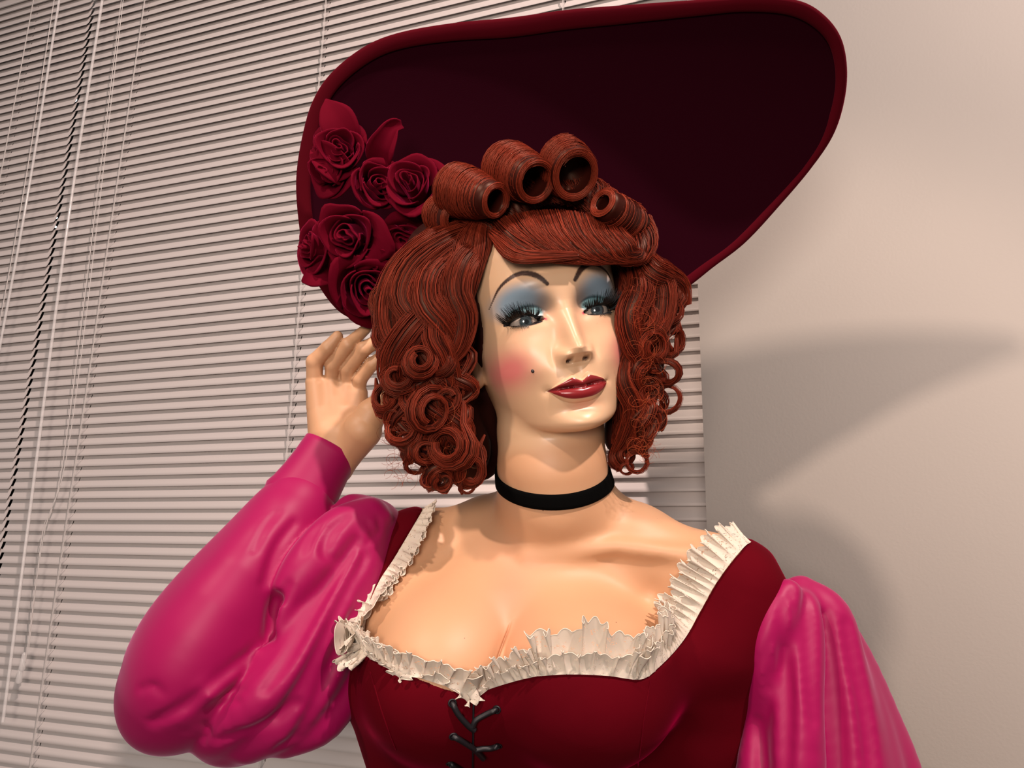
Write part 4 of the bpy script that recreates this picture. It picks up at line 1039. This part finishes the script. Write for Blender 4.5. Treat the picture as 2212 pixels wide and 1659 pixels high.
def ring(px, py, Z, R, rt_, turns=1.5, a0=0, shrink=.45, tilt=(0, 0), pull=8, k=60, sx=1.0, name='ringlet', core=.8, loose=.2, twist=.3, wide=2.4, tiltmax=.75, lead=True, **kw):
    # ringlet: a flat ribbon of hair wound round an axis that leans away from the viewer
    rt = rt_*1.2; k = int(k*1.4); c = AT(px, py, Z); rad = R*Z/FPX; tx, ty = RS.uniform(-tiltmax, tiltmax, 2)
    ax = np.array([tx, ty*.7, -1.0]); ax /= np.linalg.norm(ax); u = np.cross(ax, [0, 1, 0]); u /= np.linalg.norm(u); v = np.cross(u, ax)
    if v[1] < 0: v = -v
    n = int(9*turns)+6; t = np.linspace(0, 1, n); a = a0+turns*2*np.pi*t*(1 if RS.rand() < .65 else -1); rr = rad*(1.06-shrink*t)*(1+.06*np.sin(a*2+RS.rand()*6))
    C = c+u*(np.cos(a)*rr*sx)[:, None]-v*(np.sin(a)*rr)[:, None]+ax*((t-.3)*pull)[:, None]
    if lead:
        s = C[0]+np.array([RS.uniform(-6, 6), 26+RS.uniform(0, 10), 12]); m = (s+C[0])/2+np.array([RS.uniform(-6, 6), 3, 2])
        C = np.vstack([s, m, C]); C = spline(C, n+5); n = len(C); t = np.linspace(0, 1, n)
    T, N, B = frames(C, tuple(ax)); w = rt*(1.05-.5*t)*np.minimum(1, .15+t*5)
    th = rt/wide*(1.1-.45*t)*np.minimum(1, .2+t*5)
    q = RS.uniform(-1, 1, k); lay = RS.uniform(-1, 1, k)*np.sqrt(1-q*q*.8)
    ph = RS.rand(k, 1)*6.28; qq = q[:, None]*(1+.10*np.sin(ph+t*5))+.12*loose*RS.randn(k, 1)*t
    P = C[None]+N[None]*(qq*w[None])[..., None]+B[None]*((lay[:, None]+loose*np.sin(ph*2+t*7))*th[None])[..., None]
    r = np.clip(.25*(1+.2*RS.randn(k, 1))*(1.15-.5*t[None]), .1, .4)
    cv = tube(C, np.stack([w*core, th*.7], 1), 10) if core else None
    base = HC*(1+.16*RS.randn())
    return make(name, P, r, tones(k, .34, base), cv)
def barrel(a, b, R0, R1, inner=.5, k=170, turns=1.15, n=26, a0=0, name='barrel_curl', squash=1.0, dirn=1, root=None):
    # hair wound around an axis a -> b (open end at b)
    a = np.array(a, float); b = np.array(b, float); ax = b-a; L = np.linalg.norm(ax); ax /= L
    u = np.cross(ax, [0, 1, 0]); u /= np.linalg.norm(u); v = np.cross(u, ax); v = v if v[1] > 0 else -v
    s = RS.rand(k)**.85; layer = RS.rand(k)
    t = np.linspace(0, 1, n)[None]
    th = a0+dirn*(t*turns*2*np.pi)+.10*RS.randn(k, 1)
    Rs = (R0+(R1-R0)*s)[:, None]
    # wound outside to inside, the coil wanders along the axis a little
    rr = Rs*(1-(1-inner)*np.clip(t*1.0-.1, 0, 1)**1.4*(layer[:, None]*.9+.1))*(1+.015*RS.randn(k, 1))
    sp_ = s[:, None]*L+(t-.5)*L*.05+.012*L*RS.randn(k, 1)
    rr = rr*(1+.02*np.sin(t*9+RS.rand(k, 1)*6)); bul = 1-.16*np.abs(2*s[:, None]-.9)**3*(s[:, None] > .45)-.22*np.abs(2*s[:, None]-.9)**3*(s[:, None] <= .45)
    P = a+ax*sp_[..., None]+(u*(np.cos(th)*rr*bul)[..., None]+v*(np.sin(th)*rr*bul*squash)[..., None])
    r = np.full((k, n), .36)*(1+.2*RS.randn(k, 1)); r = np.clip(r, .15, .6)
    # solid wall behind the strands
    ns = 40; rows = []
    thc = np.linspace(0, 2*np.pi, ns, endpoint=False)
    for (ss, f) in ((0, .3), (0, .80), (.2, .94), (.45, .97), (.7, .96), (.9, .92), (.97, .86), (.98, inner+.08), (.9, inner), (.4, inner*.95), (.3, .02)):
        Rr = (R0+(R1-R0)*ss)*f; rows.append(a+ax*ss*L+Rr*(np.cos(thc)[:, None]*u+squash*np.sin(thc)[:, None]*v))
    cv = loft(rows)
    # rim strands round the open mouth
    k2 = 60; lay = RS.rand(k2); th2 = np.linspace(0, 1, n)[None]*2*np.pi*.9+RS.rand(k2, 1)*6.28; r2 = (R1*(inner+(1-inner)*lay))[:, None]*(1-.10*np.linspace(0, 1, n)[None])
    P2 = b+ax*(.6+1.2*RS.rand(k2, 1, 1)*np.sin(lay*np.pi)[:, None, None])+(u*(np.cos(th2)*r2)[..., None]+v*(np.sin(th2)*r2*squash)[..., None])
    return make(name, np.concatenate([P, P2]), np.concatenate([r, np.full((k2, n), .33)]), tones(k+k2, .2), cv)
# under-mass of the wig, coloured as hair in shadow, joined with the scalp
def F_wig(P):
    H_ = c2h(P); d = ell(H_, (0, 20, -100), (84, 104, 100))
    d = smax(d, (H_[:, 2]+30), 8)
    lf = chain(P, pch([(960, 560, 760, 40), (925, 700, 760, 42), (930, 850, 755, 40), (985, 970, 750, 34)]))
    lf = smin(lf, chain(P, pch([(995, 780, 790, 34), (1015, 880, 785, 34), (1030, 985, 785, 26)])), 8)
    rt = chain(P, pch([(1365, 590, 745, 22), (1385, 700, 742, 26), (1375, 830, 745, 24), (1345, 940, 760, 20)]))
    d = smin(d, smin(lf, rt, 5), 16)
    fc = np.maximum(np.abs(H_[:, 0])-68+np.clip(-H_[:, 1]-0, 0, 60)*.12, -(H_[:, 2]+62)); d = smax(d, -np.maximum(np.maximum(np.abs(H_[:, 0])-66, H_[:, 1]-62), -(H_[:, 2]+66)), 6)
    neck = chain(P, NECK)-3
    d = smax(d, -neck, 4)
    return d
Vw, Qw = surface_nets(F_wig, (-190, -160, 640), (190, 260, 930), 3.2)
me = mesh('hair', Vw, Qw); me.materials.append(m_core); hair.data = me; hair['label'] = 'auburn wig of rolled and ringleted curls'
A = AT
# four barrel rolls over the forehead
barrel(A(978, 408, 716), A(1070, 434, 676), 27.5, 17, .66, a0=1.2, k=300)
barrel(A(1088, 362, 716), A(1157, 391, 672), 28, 20.5, .73, a0=1.2, k=300)
barrel(A(1212, 352, 708), A(1243, 377, 674), 25.5, 21.5, .76, a0=1.6, k=260, squash=1.12)
barrel(A(1372, 490, 712), A(1303, 438, 676), 20, 14.5, .55, a0=1.0, k=240)
barrel(A(944, 462, 745), A(985, 474, 712), 20, 17, .5, a0=1.0, k=120)
# crown waves between the rolls and the scalp
for i in range(26):
    t = i/25; x0 = 985+390*t; y0 = 480-150*math.sin(t*math.pi)*.75
    lock([(x0-10, y0-10, 735, 7), (x0+20, y0+12, 712, 9), (x0+45*(1-t), y0+40, 704, 9), (x0+60*(1-t), y0+70, 706, 7)], k=34, n=10)
# bangs: one sweep from the parting to the right temple
for i in range(30):
    t = i/29
    top = (1075+255*t, 478-26*math.sin(t*3.1)+14*t, 694-4*t, 6.5)
    e = 1-t
    rows = [top, (1098+240*t, 505+6*t, 680-2*t, 8), (1120+225*t+10, 532+8*math.sin(t*3), 674-2*t, 8.5), (1170+190*t, 548+6*math.sin(t*3.1), 674, 7), (1240+140*t, 548+7*math.sin(t*2.5), 678, 6), (1310+78*t, 543, 682, 4)]
    lock(rows, k=52, n=16, flat=.6, twist=.15, loose=.10)
for i in range(9):
    t = i/8
    lock([(1062+8*t, 500+6*t, 690, 4), (1085, 520+10*t, 678, 6), (1115, 548+6*t, 664, 6), (1160+20*t, 556-2*t, 664, 5), (1230+20*t, 552, 668, 3)], k=44, n=14, flat=.55, twist=.1)
lock([(1385, 470, 716, 9), (1392, 510, 700, 12), (1375, 545, 690, 12), (1345, 556, 686, 8), (1325, 550, 688, 4)], k=80, n=16)
# left curtain: big waves from the crown down
for i in range(20):
    t = i/19
    x = 1062-150*t
    rows = [(1050-95*t, 478+10*t, 722+6*t, 8), (1000-95*t, 530+20*t, 706+8*t, 12), (960-80*t+14*math.sin(i), 600+15*t, 700+8*t, 13), (975-105*t, 680, 702, 12), (948-85*t+16*math.sin(i*1.7), 760, 705, 11), (955-80*t, 830+10*math.sin(i*2.1), 708, 9)]
    lock(rows, k=80, n=22, twist=.8)
for i in range(12):                                                 # straight pieces framing the forehead
    t = i/11
    lock([(1052-24*t, 486, 706, 6), (1040-40*t, 530, 694, 9), (1018-40*t, 590+8*t, 690, 9), (1000-30*t, 650, 692, 9), (992-30*t, 712+15*t, 696, 8), (962-22*t, 775, 702, 5)], k=60, n=18, twist=.5)
# large C-curves and ringlets, left side (picture)
L = [ # px, py, Z, R, rt, turns, a0, shrink
 (848, 660, 700, 40, 9, 1.3, -1.2, .35),
 (850, 720, 698, 38, 8, 1.4, 1.0, .4), (905, 781, 678, 36, 7, 2.1, -.8, .6), (862, 815, 688, 36, 7, 2.0, .5, .6), (845, 768, 696, 30, 7, 1.7, 2.0, .5),
 (960, 790, 690, 34, 7, 1.8, 1.4, .5), (838, 860, 694, 34, 7, 1.6, 2.4, .4), (925, 888, 682, 46, 7, 1.9, -.4, .5), (962, 866, 692, 32, 7, 1.7, 3.0, .5), (872, 935, 690, 38, 6, 1.7, 1.2, .45),
 (915, 975, 690, 34, 6, 1.8, 2.2, .5), (973, 965, 684, 48, 7, 2.0, -1.0, .55), (990, 932, 700, 34, 7, 1.7, .9, .5), (1012, 1015, 694, 36, 6, 1.8, 0, .5), (950, 1030, 692, 26, 5, 1.6, 1.5, .4), (905, 900, 700, 30, 6, 1.6, 4, .4), (1022, 985, 712, 28, 6, 1.5, 2, .4),
 (890, 700, 700, 34, 8, 1.4, 2.6, .4)]
for (px, py, Z, R, rt, tu, a0, sh) in L:
    ring(px, py, Z, R, rt*1.15, tu*.85, a0, sh, pull=13, k=110)
# thin open rings at the hem
for (px, py, R, rt, a0) in ((882, 955, 24, 2.2, 0), (900, 1000, 24, 2.0, 1), (930, 1035, 22, 2, 2), (850, 905, 22, 2, 3), (960, 1045, 18, 1.8, 1), (918, 950, 22, 1.8, 4), (1010, 1050, 16, 1.6, 2)):
    ring(px, py, 690, R, rt, 1.4, a0, .2, tilt=(4, 4), k=18, core=0, loose=.5, wide=1.6, tiltmax=.4)
# loose waves over the left mass
for rows in ([(1045, 492, 712, 8), (965, 530, 694, 13), (898, 582, 684, 15), (874, 645, 682, 14), (912, 690, 684, 11), (958, 690, 690, 7), (975, 660, 692, 3)],
 [(1015, 490, 722, 8), (930, 530, 702, 13), (868, 590, 692, 14), (842, 660, 690, 14), (846, 722, 690, 12), (880, 742, 690, 8), (905, 715, 694, 3)],
 [(1045, 520, 700, 8), (1000, 570, 684, 12), (985, 630, 680, 13), (1002, 690, 682, 12), (985, 752, 684, 10), (950, 780, 688, 6)],
 [(990, 540, 700, 8), (935, 590, 684, 13), (925, 650, 678, 14), (960, 700, 680, 13), (978, 740, 686, 10), (972, 800, 694, 7), (945, 830, 696, 4)],
 [(905, 540, 716, 8), (868, 612, 700, 12), (840, 690, 696, 12), (838, 742, 696, 10), (860, 762, 694, 6)],
 [(975, 640, 694, 7), (925, 680, 682, 12), (880, 725, 680, 13), (845, 780, 684, 12), (850, 830, 688, 9), (890, 845, 690, 5)],
 [(940, 520, 716, 8), (890, 560, 702, 12), (872, 600, 696, 12), (900, 640, 692, 10), (890, 690, 692, 8)],
 [(1020, 600, 694, 7), (960, 650, 682, 11), (940, 720, 680, 12), (958, 770, 682, 11), (972, 830, 690, 9), (950, 880, 694, 6)]):
    lock(rows, k=190, n=26, flat=.42, twist=.12, loose=.13, name='wavy_lock')
for i in range(24):
    x = RS.uniform(850, 1000); y = RS.uniform(700, 930); Z = RS.uniform(684, 700); s = RS.choice([-1, 1]); a = RS.uniform(16, 34); h = RS.uniform(34, 60)
    lock([(x, y, Z+14, 4), (x+s*a, y+h*.5, Z, 7.5), (x+s*a*.3, y+h*1.1, Z-3, 7.5), (x-s*a*.8, y+h*1.6, Z-2, 6), (x-s*a*.9, y+h*2.2, Z+4, 4), (x-s*a*.1, y+h*2.5, Z+4, 2)], k=70, n=20, flat=.4, twist=.2, loose=.2, name='wavy_lock')
for rows in ([(1385, 540, 712, 7), (1410, 580, 700, 12), (1440, 600, 702, 12), (1470, 620, 710, 9), (1478, 660, 714, 6)],
 [(1372, 560, 712, 7), (1385, 620, 698, 12), (1360, 680, 696, 12), (1368, 740, 700, 11), (1395, 790, 706, 8)],
 [(1400, 560, 714, 7), (1432, 620, 702, 12), (1422, 690, 700, 12), (1385, 740, 704, 10), (1372, 800, 710, 7)],
 [(1360, 760, 708, 7), (1350, 820, 704, 11), (1372, 880, 708, 11), (1352, 940, 716, 9), (1330, 975, 724, 5)]):
    lock(rows, k=170, n=24, flat=.42, twist=.12, loose=.13, name='wavy_lock')
for i in range(14):
    x = RS.uniform(1370, 1430); y = RS.uniform(570, 880); Z = RS.uniform(706, 722); s = RS.choice([-1, 1]); a = RS.uniform(12, 24); h = RS.uniform(30, 48)
    lock([(x, y, Z+14, 4), (x+s*a, y+h*.5, Z, 6), (x+s*a*.3, y+h*1.1, Z-3, 6), (x-s*a*.8, y+h*1.6, Z-2, 5), (x-s*a*.9, y+h*2.2, Z+4, 4), (x-s*a*.1, y+h*2.5, Z+4, 2)], k=52, n=20, flat=.4, twist=.3, loose=.22, name='wavy_lock')
# right side ringlets
for i in range(10):
    t = i/9
    rows = [(1345+30*t, 560+8*t, 722, 6), (1362+44*t, 610, 716, 10), (1352+62*t+10*math.sin(i*2), 680, 716, 11), (1378+40*t, 750, 718, 10), (1360+36*t, 820, 722, 10), (1345+30*t, 900, 728, 9), (1335+28*t, 960, 738, 6)]
    lock(rows, k=80, n=24, twist=1.0)
Rr = [(1412, 600, 716, 34, 8, 1.5, -1.5, .4, 1), (1452, 640, 716, 30, 7, 1.7, -1.2, .45, .8), (1425, 665, 712, 40, 8, 1.4, -1.0, .3, .8), (1400, 690, 708, 36, 8, 1.5, -.4, .4, 1), (1407, 745, 704, 36, 8, 1.9, 0, .5, 1), (1380, 640, 706, 30, 8, 1.4, 2.4, .35, .8), (1452, 735, 722, 30, 6, 1.5, -.5, .4, .8),
 (1440, 800, 712, 32, 6, 1.9, -1.0, .45, 1.05), (1395, 810, 710, 34, 7, 1.7, .8, .5, 1), (1385, 860, 716, 30, 6.5, 1.7, 2.0, .5, 1), (1408, 905, 718, 28, 6, 1.5, 1.0, .4, .8), (1360, 930, 724, 30, 6, 1.7, .3, .5, 1), (1345, 985, 730, 24, 5, 1.6, 1.6, .4, 1), (1385, 945, 722, 26, 5, 1.5, 3, .4, .9)]
for (px, py, Z, R, rt, tu, a0, sh, sx) in Rr:
    ring(px, py, Z, R, rt*1.05, tu*.85, a0, sh, pull=12, k=100, sx=sx, lead=py > 680)
ring(1440, 862, 712, 28, 2.4, 1.6, 2.6, .12, tilt=(3, 5), k=30, core=0, loose=.5, wide=1.6, tiltmax=.3, sx=1.05)
ring(1448, 672, 712, 26, 2.6, 1.5, 1.6, .15, tilt=(3, 5), k=30, core=0, loose=.5, wide=1.6, tiltmax=.3, sx=.9)
ring(1374, 998, 722, 23, 2.4, 1.5, 3.4, .15, tilt=(3, 5), k=26, core=0, loose=.5, wide=1.6, tiltmax=.3)
ring(1352, 1010, 724, 15, 2.0, 1.4, 2.4, .15, tilt=(3, 5), k=20, core=0, loose=.5, wide=1.6, tiltmax=.3)
# flyaway hairs
k = 420; P0 = []; 
for i in range(k):
    side = RS.rand() < .62
    px, py = (RS.uniform(835, 1000), RS.uniform(600, 1040)) if side else (RS.uniform(1365, 1425), RS.uniform(580, 980))
    Z = RS.uniform(682, 715); a = RS.rand()*6.28; R = RS.uniform(12, 30); t = np.linspace(0, 1, 16); th = a+t*RS.uniform(2.5, 5)
    rr = R*(1-.3*t); x = px+rr*np.cos(th); y = py+rr*np.sin(th)+t*18; P0.append(np.stack([(x-CX)/FPX*Z, -(y-CY)/FPX*Z, np.full(16, Z)-t*4], 1))
make('flyaway_hair', np.array(P0), np.full((k, 16), .13), tones(k, .2, lin(160, 70, 40)))['kind'] = 'stuff'
